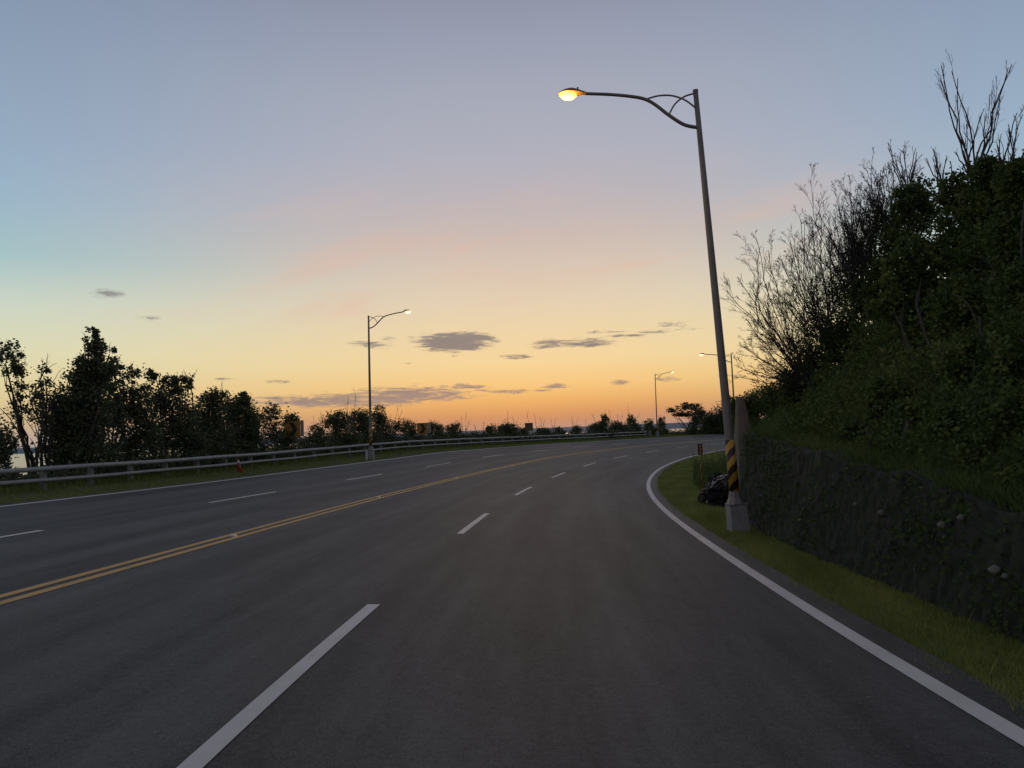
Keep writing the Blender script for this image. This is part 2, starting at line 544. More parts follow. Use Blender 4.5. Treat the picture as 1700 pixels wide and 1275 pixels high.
def ground_z(s, e):
    s = np.asarray(s, float); e = np.asarray(e, float)
    s, e = np.broadcast_arrays(s, e)
    zr = road_z(s, np.clip(e, -14.8, 6.6))
    left = np.interp(-e, [14.8, 16, 19, 24, 34, 60, 100, 2000], [0, -0.25, -1.2, -3.6, -9.5, -24, -31, -40])
    walled = np.clip((WALL_END + 1.2 - s) / 2.4, 0, 1)
    bank_w = wall_top(s) - zr - 0.06 + np.interp(e, [5.95, 6.4, 9.5, 14, 30, 80, 300], [0, 0.30, 3.1, 6.6, 12, 20, 30])
    bank_w = np.where(e > 5.93, bank_w, 0)
    foot = np.interp(s, [17, 24, 45, 60, 175], [6.0, 6.6, 7.2, 7.2, 7.2])
    bank_f = np.interp(e - foot, [0, 0.5, 3.5, 8, 24, 75, 300], [0, 0.35, 2.8, 5.2, 9, 15, 24])
    bank_f = bank_f * np.interp(s, [40, 60, 110], [1.0, 0.75, 0.6])
    near = np.interp(e, [4.5, 5.2], [0, 1])
    rough = 0.05 * np.sin(s * 1.7 + e * 2.1) * np.sin(s * 0.63 - e * 1.3) * near
    return zr + left + walled * bank_w + (1 - walled) * bank_f + rough * np.clip(e - 5.9, 0, 2) * 2 - 0.03


# ground sheet
es = np.array([-2000, -600, -250, -120, -80, -60, -46, -34, -27, -22, -19, -17, -15.6, -14.8, -13.5, -12, -11.2, -6, 0, 4.2, 4.45, 4.7, 5.1, 5.5, 5.62, 5.93, 6.0, 6.2, 6.6, 7.2, 8, 9, 10, 11.5, 13, 16, 20, 28, 45, 80], float)
sv = np.arange(-38, 173, 1.0)
Sg, Eg = np.meshgrid(sv, es, indexing='ij')
Xg, Yg = xy(Sg, Eg)
Zg = ground_z(Sg, Eg)
inroad = (Eg > -11.5) & (Eg < 4.44)
Zg = np.where(inroad, Zg - 0.10, Zg)
V = np.stack([Xg, Yg, Zg], -1).reshape(-1, 3)
ni, nj = Sg.shape
idx = np.arange(ni * nj).reshape(ni, nj)
Fq = np.stack([idx[:-1, :-1], idx[:-1, 1:], idx[1:, 1:], idx[1:, :-1]], -1).reshape(-1, 4)[:, ::-1]
ground = tag(link('ground', np_mesh('ground', V, Fq, True), SOIL), kind='structure')

# sea, to the horizon
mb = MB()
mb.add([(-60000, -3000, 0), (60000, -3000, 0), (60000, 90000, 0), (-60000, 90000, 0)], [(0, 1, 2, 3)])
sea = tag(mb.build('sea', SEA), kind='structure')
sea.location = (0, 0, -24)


def strip(name, s0, s1, e0, e1, mat, parent, dz, step=0.5, ne=1, uv=False, smooth=True):
    n = max(2, int(math.ceil((s1 - s0) / step)) + 1)
    s = np.linspace(s0, s1, n); e = np.linspace(e0, e1, ne + 1)
    S_, E_ = np.meshgrid(s, e, indexing='ij')
    P = road_pt(S_, E_, dz).reshape(-1, 3)
    ix = np.arange(n * (ne + 1)).reshape(n, ne + 1)
    Fq = np.stack([ix[:-1, :-1], ix[:-1, 1:], ix[1:, 1:], ix[1:, :-1]], -1).reshape(-1, 4)
    me = np_mesh(name, P, Fq, smooth)
    if uv:
        l = me.uv_layers.new(name='road')
        q = np.stack([S_, E_], -1).reshape(-1, 2)[Fq.ravel()]
        l.data.foreach_set('uv', q.astype(np.float32).ravel())
    return link(name, me, mat, parent)


road = tag(strip('road', -36, 170, -11.42, 4.45, ASPH, None, 0.0, 0.5, 12, True), kind='structure')
# painted markings
strip('edge_line', -30, 165, E_R - 0.075, E_R + 0.075, PWHITE, road, 0.005, 0.35)
strip('edge_line', -30, 165, -E_E - 0.075, -E_E + 0.075, PWHITE, road, 0.005, 0.35)
for off in (-0.115, 0.115):
    strip('centre_line', -30, 165, -E_Y + off - 0.06, -E_Y + off + 0.06, PYEL, road, 0.005, 0.35)
S_D0 = 7.42209
for k in range(-3, 13):
    s1 = S_D0 + 10 * k
    strip('lane_dash', s1 - 4, s1, -0.06, 0.06, PWHITE, road, 0.005, 0.5)
# far carriageway dashes follow arc length on their own line
Pl = road_pt(SS, -E_L); ins = SS >= -2
al = np.concatenate([[0], np.cumsum(np.linalg.norm(np.diff(Pl[ins], axis=0), axis=1))])
for k in range(-1, 13):
    s0, s1 = np.interp([15.64835 - 4 + 10 * k, 15.64835 + 10 * k], al, SS[ins])
    strip('lane_dash', s0, s1, -E_L - 0.06, -E_L + 0.06, PWHITE, road, 0.005, 0.5)


# ------------------------------------------------------------------ placing things from pixels
def on_line(px, e, smin=3.0, smax=120.0):
    """s where the ground at offset e is seen in photo column px"""
    s = np.arange(smin, smax, 0.1)
    x, y = xy(s, e)
    P = np.stack([x, y, ground_z(s, np.full_like(s, e))], -1)
    u, v = project(P)
    ok = P[:, 1] > 1
    i = np.argmin(np.where(ok, abs(u - px), 1e9))
    return s[i], P[i]


def at_depth(px, py, Y):
    return CAM + ray(px, py) * Y


def column(px, top, Y):
    """3-D point on the pixel's ray at depth Y"""
    return at_depth(px, top, Y)


# ------------------------------------------------------------------ street lamps
def arm_pts(lst, n=8):
    P = np.array(lst, float)
    t = np.concatenate([[0], np.cumsum(np.linalg.norm(np.diff(P, axis=0), axis=1))])
    q = np.linspace(0, t[-1], n * (len(P) - 1) + 1)
    # Catmull-Rom style smoothing through dense cubic resampling
    out = []
    for a in q:
        i = min(np.searchsorted(t, a, side='right') - 1, len(P) - 2)
        u = (a - t[i]) / (t[i + 1] - t[i])
        p0, p1, p2, p3 = P[max(i - 1, 0)], P[i], P[i + 1], P[min(i + 2, len(P) - 1)]
        out.append(0.5 * ((2 * p1) + (-p0 + p2) * u + (2 * p0 - 5 * p1 + 4 * p2 - p3) * u * u + (-p0 + 3 * p1 - 3 * p2 + p3) * u ** 3))
    return out


def lamp_head_mesh(x0, L, wd, hh, lens):
    """egg-shaped cobra head from x0 outwards; lens=True gives the bowl below"""
    nu, nv_ = 16, 12
    V, Fs = [], []
    for i in range(nu + 1):
        u = i / nu
        prof = max(0.02, math.sin(math.pi * min(1, u * 0.93 + 0.07)) ** 0.6)
        if not lens:
            prof *= min(1.0, 0.34 + 1.1 * u)
        for j in range(nv_ + 1):
            a = math.pi * j / nv_
            y = math.cos(a) * wd / 2 * prof
            if lens:
                z = -math.sin(a) * hh * prof
            else:
                z = math.sin(a) * hh * prof
            V.append((x0 + u * L, y, z))
    for i in range(nu):
        for j in range(nv_):
            q = (i * (nv_ + 1) + j, (i + 1) * (nv_ + 1) + j, (i + 1) * (nv_ + 1) + j + 1, i * (nv_ + 1) + j + 1)
            Fs.append(q if lens else q[::-1])
    return V, Fs


def street_lamp(base, direction, label, lean=(0, 0), height=8.3, sleeve=True, near=False, power=40):
    """direction: heading of the arm in the ground plane (radians from +x)"""
    o = empty('street_lamp', base, label, 'street lamp', 'street lamps along the bend', direction)
    o.rotation_euler = (lean[0], lean[1], direction)
    n = 20 if near else 12
    bl = 0.50
    MB().box((0, 0, bl / 2 - 0.06), (0.34, 0.34, bl + 0.12), (0.92, 0.92)).build('base_block', CONC, o)
    MB().box((0, 0, bl + 0.0115), (0.33, 0.33, 0.025)).build('base_flange', STEEL, o)
    MB().lathe([(bl + 0.025, 0.175), (bl + 0.14, 0.125), (bl + 0.27, 0.098)], 8).build('base_skirt', STEEL, o)
    zs, z1 = bl + 0.24, bl + 1.22
    rp = lambda z: 0.092 + (0.048 - 0.092) * z / height
    MB().lathe([(z, rp(z)) for z in np.linspace(bl + 0.2, height, 10)], n).build('pole', STEEL, o, True)
    MB().lathe([(height - 0.01, rp(height) + 0.006), (height + 0.03, rp(height) + 0.004)], n).build('pole_cap', STEEL, o)
    if sleeve:
        MB().lathe([(zs, rp(zs) + 0.008), (z1, rp(z1) + 0.008)], n).build('warning_sleeve', SLEEVE, o, True)
    H = height
    arm = arm_pts([(0, 0, H - 0.72), (0.28, 0, H - 0.64), (0.56, 0, H - 0.43), (0.8, 0, H - 0.21), (1.0, 0, H - 0.08), (1.28, 0, H - 0.005), (1.68, 0, H + 0.06), (2.14, 0, H + 0.11)], 5)
    MB().tube(arm, np.linspace(0.036, 0.030, len(arm)), 10).build('arm', STEEL, o, True)
    MB().tube(arm_pts([(0, 0, H - 0.035), (0.22, 0, H - 0.085), (0.42, 0, H - 0.22), (0.555, 0, H - 0.42)], 5), 0.017, 8).build('brace', STEEL, o, True)
    MB().tube(arm_pts([(0, 0, H - 0.36), (0.2, 0, H - 0.17), (0.45, 0, H - 0.055), (0.72, 0, H - 0.035), (0.97, 0, H - 0.085)], 5), 0.017, 8).build('brace', STEEL, o, True)
    hd_o = (2.06, 0, H + 0.105)
    V, Fs = lamp_head_mesh(0, 0.60, 0.30, 0.11, False)
    mbh = MB().add(V, Fs)
    mbh.box((0.22, 0, 0.10), (0.03, 0.03, 0.05))
    head = mbh.build('lamp_head', STEEL, o, True)
    head.location = hd_o; head.rotation_euler = (0, rad(-4), 0)
    V, Fs = lamp_head_mesh(0.24, 0.35, 0.285, 0.12, True)
    MB().add(V, Fs).build('lens', LENS if near else LENSFAR, head, True)
    ld = bpy.data.lights.new('lamp_light', 'SPOT')
    ld.energy = power; ld.color = (1.0, 0.58, 0.2); ld.spot_size = rad(150); ld.spot_blend = 0.6; ld.shadow_soft_size = 0.12
    lo = bpy.data.objects.new('lamp_light', ld); COL.objects.link(lo)
    lo.parent = head; lo.location = (0.4, 0, -0.16)
    return o


def facing_road(s, side):
    """arm heading (angle from +x) pointing across the road from the right (-1) or left (+1)"""
    th = float(I(TH, s))
    v_ = np.array((math.cos(th), -math.sin(th))) * side
    return math.atan2(v_[1], v_[0])


sL1, _ = 15.0, None
P = road_pt(15.0, 5.02); street_lamp((P[0], P[1], float(ground_z(15.0, 5.02))), facing_road(15.0, -1) + rad(6), 'nearest street lamp with yellow and black striped base beside the stone wall', lean=(0, rad(2.5)), height=8.46, near=True, power=75)
P = road_pt(42.0, -12.08); street_lamp((P[0], P[1], float(ground_z(42.0, -12.08))), facing_road(42.0, 1), 'street lamp standing in front of the guardrail on the left, arm to the right', lean=(0, rad(0.6)), power=40)
sx, P = on_line(1091, -13.2, 80, 130)
LAMP3_S = sx
street_lamp((P[0], P[1], P[2]), facing_road(sx, 1), 'distant street lamp at the far end of the guardrail, arm to the right', lean=(0, rad(0.8)), power=40)
s4, P = on_line(1223, 6.2, 48, 80)
street_lamp((P[0], P[1], P[2]), facing_road(s4, -1), 'distant street lamp just right of the near striped pole, arm to the left', power=40)

# ------------------------------------------------------------------ guardrail
E_G = -13.95
P0 = road_pt(6.0, E_G)
rail = empty('guardrail', tuple(P0), 'grey two-tube steel guardrail along the seaward side of the road', 'guardrail')
G_END = LAMP3_S - 1.0
sg = np.arange(3.0, G_END + 0.01, 0.9)


def local(pts):
    return [tuple(np.array(p) - P0) for p in pts]


def wob(s, k):
    return 0.008 * math.sin(s * 0.9 + k) + 0.006 * math.sin(s * 0.37 + 2 * k)


for name, h_, r_ in (('top_rail', 0.61, 0.072), ('lower_rail', 0.27, 0.060)):
    pts = [road_pt(s, E_G + 0.14 + wob(s, h_), h_ + wob(s, h_ * 9)) for s in sg]
    MB().tube(local(pts), r_, 10).build(name, RAILM, rail, True)
post_me = None
for k in range(0, 60):
    s = 8.0 + 1.94 * k
    if s > G_END: break
    p = road_pt(s, E_G) - P0
    if post_me is None:
        mbp = MB().box((0, 0, 0.26), (0.15, 0.13, 0.80), (0.92, 0.92)).box((0.085, 0, 0.61), (0.05, 0.09, 0.10)).box((0.09, 0, 0.27), (0.05, 0.09, 0.08))
        po = mbp.build('post', POSTM, rail); post_me = po.data
    else:
        po = link('post', post_me, None, rail)
    po.location = tuple(p); po.rotation_euler = (random.uniform(-.03, .03), random.uniform(-.03, .03), -float(I(TH, s)))
p = road_pt(G_END + 0.15, E_G + 0.1) - P0
MB().box((p[0], p[1], p[2] + 0.32), (0.34, 0.34, 0.90), (0.9, 0.9), -float(I(TH, G_END))).build('end_post', POSTM, rail)

# ------------------------------------------------------------------ small roadside things
P = road_pt(30.8, -12.95); gz = float(ground_z(30.8, -12.95))
cone = empty('traffic_cone', (P[0], P[1], gz), 'small weathered orange traffic cone on the grass before the guardrail', 'traffic cone')
cone.rotation_euler = (rad(3), rad(-9), 0.4)
MB().box((0, 0, 0.02), (0.30, 0.30, 0.04)).build('base', ORANGE, cone)
MB().lathe([(0.04, 0.115), (0.30, 0.066), (0.58, 0.024), (0.62, 0.018)], 14).build('body', ORANGE, cone, True)
MB().lathe([(0.40, 0.060), (0.52, 0.040)], 14).build('collar', WHITE, cone, True)

P = road_pt(41.2, -11.95); gz = float(ground_z(41.2, -11.95))
mp_ = empty('marker_post', (P[0], P[1], gz), 'short pale post standing against the base of the left street lamp', 'marker post')
MB().box((0, 0, 0.22), (0.09, 0.07, 0.48), (0.9, 0.9)).build('shaft', WHITE, mp_)
MB().box((0, 0, 0.475), (0.10, 0.08, 0.03)).build('cap', WHITE, mp_)

sD, P = on_line(1166.5, 5.55, 20, 60)
gz = float(ground_z(sD, 5.55))
pxm = F_PX / P[1]
dl = empty('delineator', (P[0], P[1], gz), 'black roadside delineator with amber reflectors on a striped stake', 'delineator')
topz = at_depth(1166, 737, P[1])[2] - gz
ph_ = 17.5 / pxm; pw = 7.5 / pxm
MB().lathe([(-0.1, 0.022), (topz - 0.05, 0.022)], 10).build('stake', SLEEVE, dl, True)
pan = MB().box((0, 0, topz - ph_ / 2), (pw, 0.05, ph_)).build('panel', SIGNB, dl)
for k in range(3):
    V = [(0.034 * math.cos(a), -0.028, topz - ph_ * (0.2 + 0.3 * k) + 0.034 * math.sin(a)) for a in np.linspace(0, 2 * math.pi, 13)[:-1]]
    V2 = [(x * 0.8, -0.040, z) for x, _, z in V]
    MB().add(V + V2, [tuple(range(12, 24))] + [(i, (i + 1) % 12, 12 + (i + 1) % 12, 12 + i) for i in range(12)]).build('reflector', AMBER, dl)


def panel_sign(name, px, e, y_top, y_bot, w_px, label, chevron=True, back=None, turn=0.0, cat='sign', fill=SIGNY):
    s, P = on_line(px, e, 10, 110)
    gz = P[2]; Y = P[1]; pm = F_PX / Y
    zt, zb = at_depth(px, y_top, Y)[2] - gz, at_depth(px, y_bot, Y)[2] - gz
    hw, hh, zc = w_px / pm / 2, (zt - zb) / 2, (zt + zb) / 2
    o = empty(name, (P[0], P[1], gz), label, cat)
    face = math.atan2(-P[0], P[1])          # towards the viewer's side of the road
    o.rotation_euler = (0, 0, face * 0.6 + turn)
    MB().lathe([(-0.2, 0.03), (zt - 0.03, 0.03)], 8).build('post', STEEL, o, True).location = (0, 0.045, 0)
    MB().box((0, 0, zc), (hw * 2, 0.02, hh * 2)).build('panel', fill, o)
    if chevron:
        a, t_ = hw * 0.72, hw * 0.62
        x0 = -hw * 0.55
        V = [(x0, hh * .86), (x0 + t_, hh * .86), (x0 + t_ + a * .75, 0), (x0 + t_, -hh * .86), (x0, -hh * .86), (x0 + a * .75, 0)]
        V3 = [(x, -0.013, zc + z) for x, z in V] + [(x, -0.0165, zc + z) for x, z in V]
        MB().add(V3, [(6, 11, 8, 7), (11, 10, 9, 8)] + [(i, (i + 1) % 6, 6 + (i + 1) % 6, 6 + i) for i in range(6)]).build('chevron', SIGNB, o)
    if back:
        b_ = MB().box((back / pm / 2, 0, zc + hh * 0.1), (back / pm, 0.02, hh * 1.9)).build('back_panel', SIGNG, o)
        b_.location = (hw + 0.01, 0.03, 0); b_.rotation_euler = (0, 0, rad(-28))
    return o


panel_sign('chevron_sign', 487, -15.15, 699, 727, 25, 'yellow sign with black chevron half sunk in shrubs left of the lamp', back=6, turn=rad(-6))
panel_sign('chevron_sign', 702.5, -14.75, 702, 720.5, 18, 'yellow sign with black chevron behind the rail right of the lamp', back=5, turn=rad(-4))
panel_sign('roadside_sign', 879, -15.0, 702, 715, 13.5, 'small dark brown square sign above the shrubs near the gap to the sea', chevron=False, fill=SIGNO)

stud = None
for (px, py) in ((388, 891), (628, 827), (757.5, 794.5), (850, 774)):
    s, _ = on_line(px, -E_Y, 5, 100)
    P = road_pt(s, -E_Y)
    o = empty('road_stud', tuple(P), {388: 'pale road stud between the yellow lines, the nearest one', 628: 'pale road stud between the yellow lines, second nearest',
              757.5: 'pale road stud between the yellow lines, third nearest', 850: 'pale road stud between the yellow lines, the farthest one'}[px], 'road stud', 'studs in the centre line', -float(I(TH, s)))
    MB().box((0, 0, 0.014), (0.11, 0.12, 0.026), (0.7, 0.6)).build('body', STUD, o)
    MB().box((0, -0.052, 0.013), (0.08, 0.012, 0.012)).build('reflector', WHITE, o)

# ------------------------------------------------------------------ retaining wall of rubble
def voronoi2(U, Vv, seeds):
    d = (U[..., None] - seeds[:, 0]) ** 2 + (Vv[..., None] - seeds[:, 1]) ** 2
    o_ = np.argsort(d, axis=-1)[..., :2]
    d1 = np.sqrt(np.take_along_axis(d, o_[..., :1], -1))[..., 0]; d2 = np.sqrt(np.take_along_axis(d, o_[..., 1:2], -1))[..., 0]
    return o_[..., 0], d2 - d1


wall_o = empty('retaining_wall', tuple(road_pt(8.0, 5.4)), 'dark mossy rubble retaining wall at the foot of the wooded bank', 'wall')
WB = np.array(wall_o.location)
ws = np.arange(1.0, WALL_END + 0.001, 0.05); wt = np.linspace(0, 1, 30)
U, T_ = np.meshgrid(ws, wt, indexing='ij')
seeds = np.stack([RNG.uniform(0.6, WALL_END + .4, 900), RNG.uniform(-0.1, 2.1, 900)], 1)
zb = road_z(U, 5.4) - 0.12
zt = wall_top(U) + 0.03 * np.sin(U * 2.3) + 0.025 * np.sin(U * 5.1)
Zw = zb + (zt - zb) * T_
cell, edge = voronoi2(U, (Zw - zb), seeds)
prou = RNG.uniform(-0.012, 0.022, 900)
bulge = np.clip(edge / 0.07, 0, 1) ** 0.5 * 0.042 + prou[cell] * np.clip(edge / 0.05, 0, 1)
Ew = 5.42 + 0.20 * T_ - bulge + 0.03 * np.sin(U * 0.9)
Xw, Yw = xy(U, Ew)
Vw = np.stack([Xw, Yw, Zw], -1)
# top surface back into the bank
top_rows = []
for k, de in enumerate((0.12, 0.30, 0.48)):
    x, y = xy(ws, Ew[:, -1] + de)
    top_rows.append(np.stack([x, y, zt[:, -1] + 0.02 * np.sin(ws * 7 + k) - 0.01 * k], -1)[:, None])
Vw = np.concatenate([Vw] + top_rows, 1)
nu, nv_ = Vw.shape[:2]
ix = np.arange(nu * nv_).reshape(nu, nv_)
Fw = np.stack([ix[:-1, :-1], ix[:-1, 1:], ix[1:, 1:], ix[1:, :-1]], -1)
tone = RNG.uniform(0.15, 1, 900)[cell] * np.clip(edge / 0.05, 0.0, 1)
tone = np.concatenate([tone, np.full((len(ws), 3), 0.3)], 1)[:-1, :-1]
body = link('body', np_mesh('wall_body', (Vw - WB).reshape(-1, 3), Fw.reshape(-1, 4), True, tone.ravel()), RUB, wall_o)
# far end of the wall
mb = MB()
ends = [tuple(p - WB) for p in Vw[-1]]
xb, yb = xy(WALL_END, 6.15)
ends2 = ends + [(xb - WB[0], yb - WB[1], float(zb[-1, 0]) - WB[2])]
mb.add(ends2, [tuple(range(len(ends2)))]).build('end_face', RUB, wall_o)


def rock(name, size, mat, parent, loc, seed):
    r_ = np.random.default_rng(seed)
    V, Fs = [], []
    n1, n2 = 6, 8
    for i in range(n1 + 1):
        for j in range(n2):
            a, b_ = math.pi * i / n1, 2 * math.pi * j / n2
            k = 1 + r_.uniform(-.18, .18)
            V.append((size[0] * math.sin(a) * math.cos(b_) * k, size[1] * math.sin(a) * math.sin(b_) * k, size[2] * math.cos(a) * k))
    for i in range(n1):
        for j in range(n2):
            Fs.append((i * n2 + j, (i + 1) * n2 + j, (i + 1) * n2 + (j + 1) % n2, i * n2 + (j + 1) % n2))
    o_ = MB().add(V, Fs).build(name, mat, parent, True)
    o_.location = loc
    return o_


def wall_hit(px, py):
    Xp, Yp = project(Vw[:, :30].reshape(-1, 3))
    i = int(np.argmin((Xp - px) ** 2 + (Yp - py) ** 2))
    return Vw[:, :30].reshape(-1, 3)[i]


for k, (px, py, r_) in enumerate(((1652, 944, .055), (1672, 957, .035), (1463, 852, .05), (1565, 874, .055), (1595, 860, .04), (1304, 837, .03), (1264, 823, .035), (1330, 862, .03), (1420, 838, .035))):
    p = wall_hit(px, py) - WB
    rock('stone', (r_, r_, r_ * 0.75), PALESTONE, wall_o, tuple(p), k)

# sprayed concrete buttress beyond the wall's end
bt = empty('buttress', tuple(road_pt(18.2, 6.0)), 'tan tapered concrete buttress at the far end of the rubble wall', 'buttress')
bt.rotation_euler = (0, 0, -float(I(TH, 18.2)))
n = 9
V, Fs = [], []
for i in range(n + 1):
    u = i / n
    hwid = 0.44 * (1 - u) + 0.07 * u
    hd = 0.50 * (1 - u) + 0.10 * u
    for j in range(16):
        a = 2 * math.pi * j / 16
        q = 1 / max(abs(math.cos(a)), abs(math.sin(a))) ** 0.75
        V.append((hwid * math.cos(a) * q - 0.20 * u + random.uniform(-.012, .012), hd * math.sin(a) * q + random.uniform(-.012, .012), -0.15 + 2.85 * u))
for i in range(n):
    for j in range(16):
        Fs.append((i * 16 + j, i * 16 + (j + 1) % 16, (i + 1) * 16 + (j + 1) % 16, (i + 1) * 16 + j))
Fs.append(tuple(n * 16 + j for j in range(16)))
MB().add(V, Fs).build('body', EARTH, bt)

# dark crumpled heap between lamp and delineator
sH, eH = 22.2, 6.05
P = road_pt(sH, eH); gz = float(ground_z(sH, eH))
heap = empty('crumpled_heap', (P[0], P[1], gz), 'black crumpled heap with pale frayed rim behind the striped lamp pole', 'heap')
r_ = np.random.default_rng(5)
nu, nv_ = 20, 36
V, Fs = [], []
ph1, ph2 = r_.uniform(0, 6, 2)
for i in range(nu + 1):
    a = 0.5 * math.pi * i / nu
    for j in range(nv_):
        b_ = 2 * math.pi * j / nv_
        k = 1 + 0.16 * math.sin(3 * b_ + ph1) * math.sin(a * 4) + 0.12 * abs(math.sin(6 * b_ + 4 * a + ph2)) - 0.06 + r_.uniform(-.06, .06)
        V.append((0.66 * math.cos(a) * math.cos(b_) * k, 1.9 * math.cos(a) * math.sin(b_) * k, -0.05 + 0.78 * math.sin(a) * k))
for i in range(nu):
    for j in range(nv_):
        Fs.append((i * nv_ + j, i * nv_ + (j + 1) % nv_, (i + 1) * nv_ + (j + 1) % nv_, (i + 1) * nv_ + j))
MB().add(V, Fs).build('body', DARKM, heap)
mb = MB()
for a0, a1 in ((0.10, 0.42), (0.62, 1.42)):     # torn hem
    aa = np.linspace(a0, a1, 14)
    mb.tube([(-0.70 * math.cos(a) + r_.uniform(-.02, .02), -0.35 + r_.uniform(-.05, .05), 0.82 * math.sin(a) + r_.uniform(-.02, .02)) for a in aa], 0.013, 5)
for k in range(46):      # frayed pale strips along the rim that faces the road
    a = r_.uniform(0.12, 1.0) * math.pi / 2
    if 0.52 < a < 0.72: continue
    x, z = -0.66 * math.cos(a), 0.79 * math.sin(a)
    y = r_.uniform(-0.25, 0.05)
    d_ = np.array((math.sin(a) * r_.uniform(-.3, 1), r_.uniform(-.3, .3), math.cos(a) * r_.uniform(-.2, 1))) * r_.uniform(.04, .14)
    p_ = np.array((x - 0.03, y, z + 0.03))
    mb.tube([p_, p_ + d_ * .5 + r_.uniform(-.015, .015, 3), p_ + d_], [.011, .009, .004], 4)
tag(mb.build('frayed_rim', PALE, heap), kind='stuff')

# ------------------------------------------------------------------ vegetation builders
def leaf_quads(C, size, rng, flat=0.0):
    """one folded diamond leaf per centre"""
    n = len(C)
    d = rng.normal(size=(n, 3)); d[:, 2] = d[:, 2] * 0.7 + 0.15
    d /= np.linalg.norm(d, axis=1, keepdims=True)
    q = rng.normal(size=(n, 3))
    sd = np.cross(d, q); sd /= np.linalg.norm(sd, axis=1, keepdims=True) + 1e-9
    L = size * rng.uniform(0.6, 1.35, (n, 1)); Wd = L * rng.uniform(0.26, 0.42, (n, 1))
    V = np.stack([C - d * L * .5, C + sd * Wd, C + d * L * .5, C - sd * Wd], 1).reshape(-1, 3)
    Fq = np.arange(4 * n).reshape(n, 4)
    return V, Fq


def crown_points(blobs, leaf, cover, rng, clump=0.20):
    """blobs: (centre xyz, rx, ry, rz) in metres -> leaf centres gathered in clumps, and a tone per leaf"""
    out, tn = [], []
    for c, rx, ry, rz in blobs:
        area = math.pi * rx * rz
        N = int(1.9 * cover * area / (leaf * leaf * 0.34))
        N = max(30, N)
        M = max(5, N // 34)
        u = rng.normal(size=(M, 3)); u /= np.linalg.norm(u, axis=1, keepdims=True)
        rr = rng.uniform(0, 1, (M, 1)) ** 0.42 * rng.uniform(0.82, 1.16, (M, 1))
        cc_ = u * rr
        ix_ = rng.integers(0, M, N)
        sg_ = clump * rng.uniform(0.5, 1.3, (M, 1))[ix_]
        p_ = cc_[ix_] + rng.normal(size=(N, 3)) * sg_
        out.append(np.array(c) + p_ * np.array((rx, ry, rz)))
        base = rng.uniform(0.0, 0.75, M)
        tn.append(np.clip(base[ix_] + rng.normal(size=N) * 0.16 + (rng.uniform(size=N) > .95) * .3, 0, 1))
    return np.concatenate(out), np.concatenate(tn)


def branch_path(a, b, rng, sag=0.06, n=7, bow=None):
    a, b = np.array(a, float), np.array(b, float)
    L = np.linalg.norm(b - a)
    t_ = np.linspace(0, 1, n)[:, None]
    P_ = a + (b - a) * t_
    bow = rng.normal(size=3) * L * sag if bow is None else bow
    P_ = P_ + np.sin(t_ * math.pi) * bow + rng.normal(size=(n, 3)) * L * 0.012 * np.sin(t_ * math.pi)
    return P_


class TubeSet:
    """many thin tapered tubes as one numpy mesh"""
    def __init__(self):
        self.V, self.F, self.n = [], [], 0

    def add(self, P_, r0, r1, k=4):
        P_ = np.asarray(P_); n = len(P_)
        T = np.gradient(P_, axis=0); T /= np.linalg.norm(T, axis=1, keepdims=True) + 1e-9
        A = np.cross(T, np.array((0.31, 0.83, 0.21))); A /= np.linalg.norm(A, axis=1, keepdims=True) + 1e-9
        B = np.cross(T, A)
        R = np.linspace(r0, r1, n)[:, None, None]
        an = np.arange(k) * 2 * math.pi / k
        ring = P_[:, None] + R * (np.cos(an)[None, :, None] * A[:, None] + np.sin(an)[None, :, None] * B[:, None])
        ix_ = np.arange(n * k).reshape(n, k) + self.n
        jx = np.roll(ix_, -1, 1)
        self.F.append(np.stack([ix_[:-1], jx[:-1], jx[1:], ix_[1:]], -1).reshape(-1, 4))
        self.V.append(ring.reshape(-1, 3)); self.n += n * k

    def grow(self, P_, r0, depth, rng, spread=0.6, dens=1.0, up=0.25, rmin=0.003):
        """P_: stem path; sprouts side twigs along it"""
        r1 = max(rmin, r0 * 0.35)
        self.add(P_, r0, r1, 5 if depth > 1 else 3)
        if depth == 0:
            return
        L = np.linalg.norm(np.diff(P_, axis=0), axis=1).sum()
        nb = max(2, int(rng.integers(4, 8) * dens))
        for k in range(nb):
            f = rng.uniform(0.22, 0.97)
            i = f * (len(P_) - 1); i0 = int(i)
            p_ = P_[i0] + (P_[min(i0 + 1, len(P_) - 1)] - P_[i0]) * (i - i0)
            t_ = P_[min(i0 + 1, len(P_) - 1)] - P_[max(i0 - 1, 0)]; t_ = t_ / (np.linalg.norm(t_) + 1e-9)
            q = rng.normal(size=3); q -= t_ * (q @ t_); q /= np.linalg.norm(q) + 1e-9
            d_ = t_ + q * rng.uniform(0.5, 1.3) * spread; d_[2] += up; d_ /= np.linalg.norm(d_)
            l_ = L * rng.uniform(0.20, 0.44) * (1.15 - f * 0.62)
            bow = np.array((0, 0, 0.10 * l_)) + rng.normal(size=3) * 0.06 * l_
            self.grow(branch_path(p_, p_ + d_ * l_, rng, n=5, bow=bow), max(rmin, r0 * (1 - 0.6 * f) * 0.55), depth - 1, rng, spread, dens * 0.85, up, rmin)

    def mesh(self, name, origin):
        return np_mesh(name, np.concatenate(self.V) - np.array(origin), np.concatenate(self.F), True)


SEED = [100]


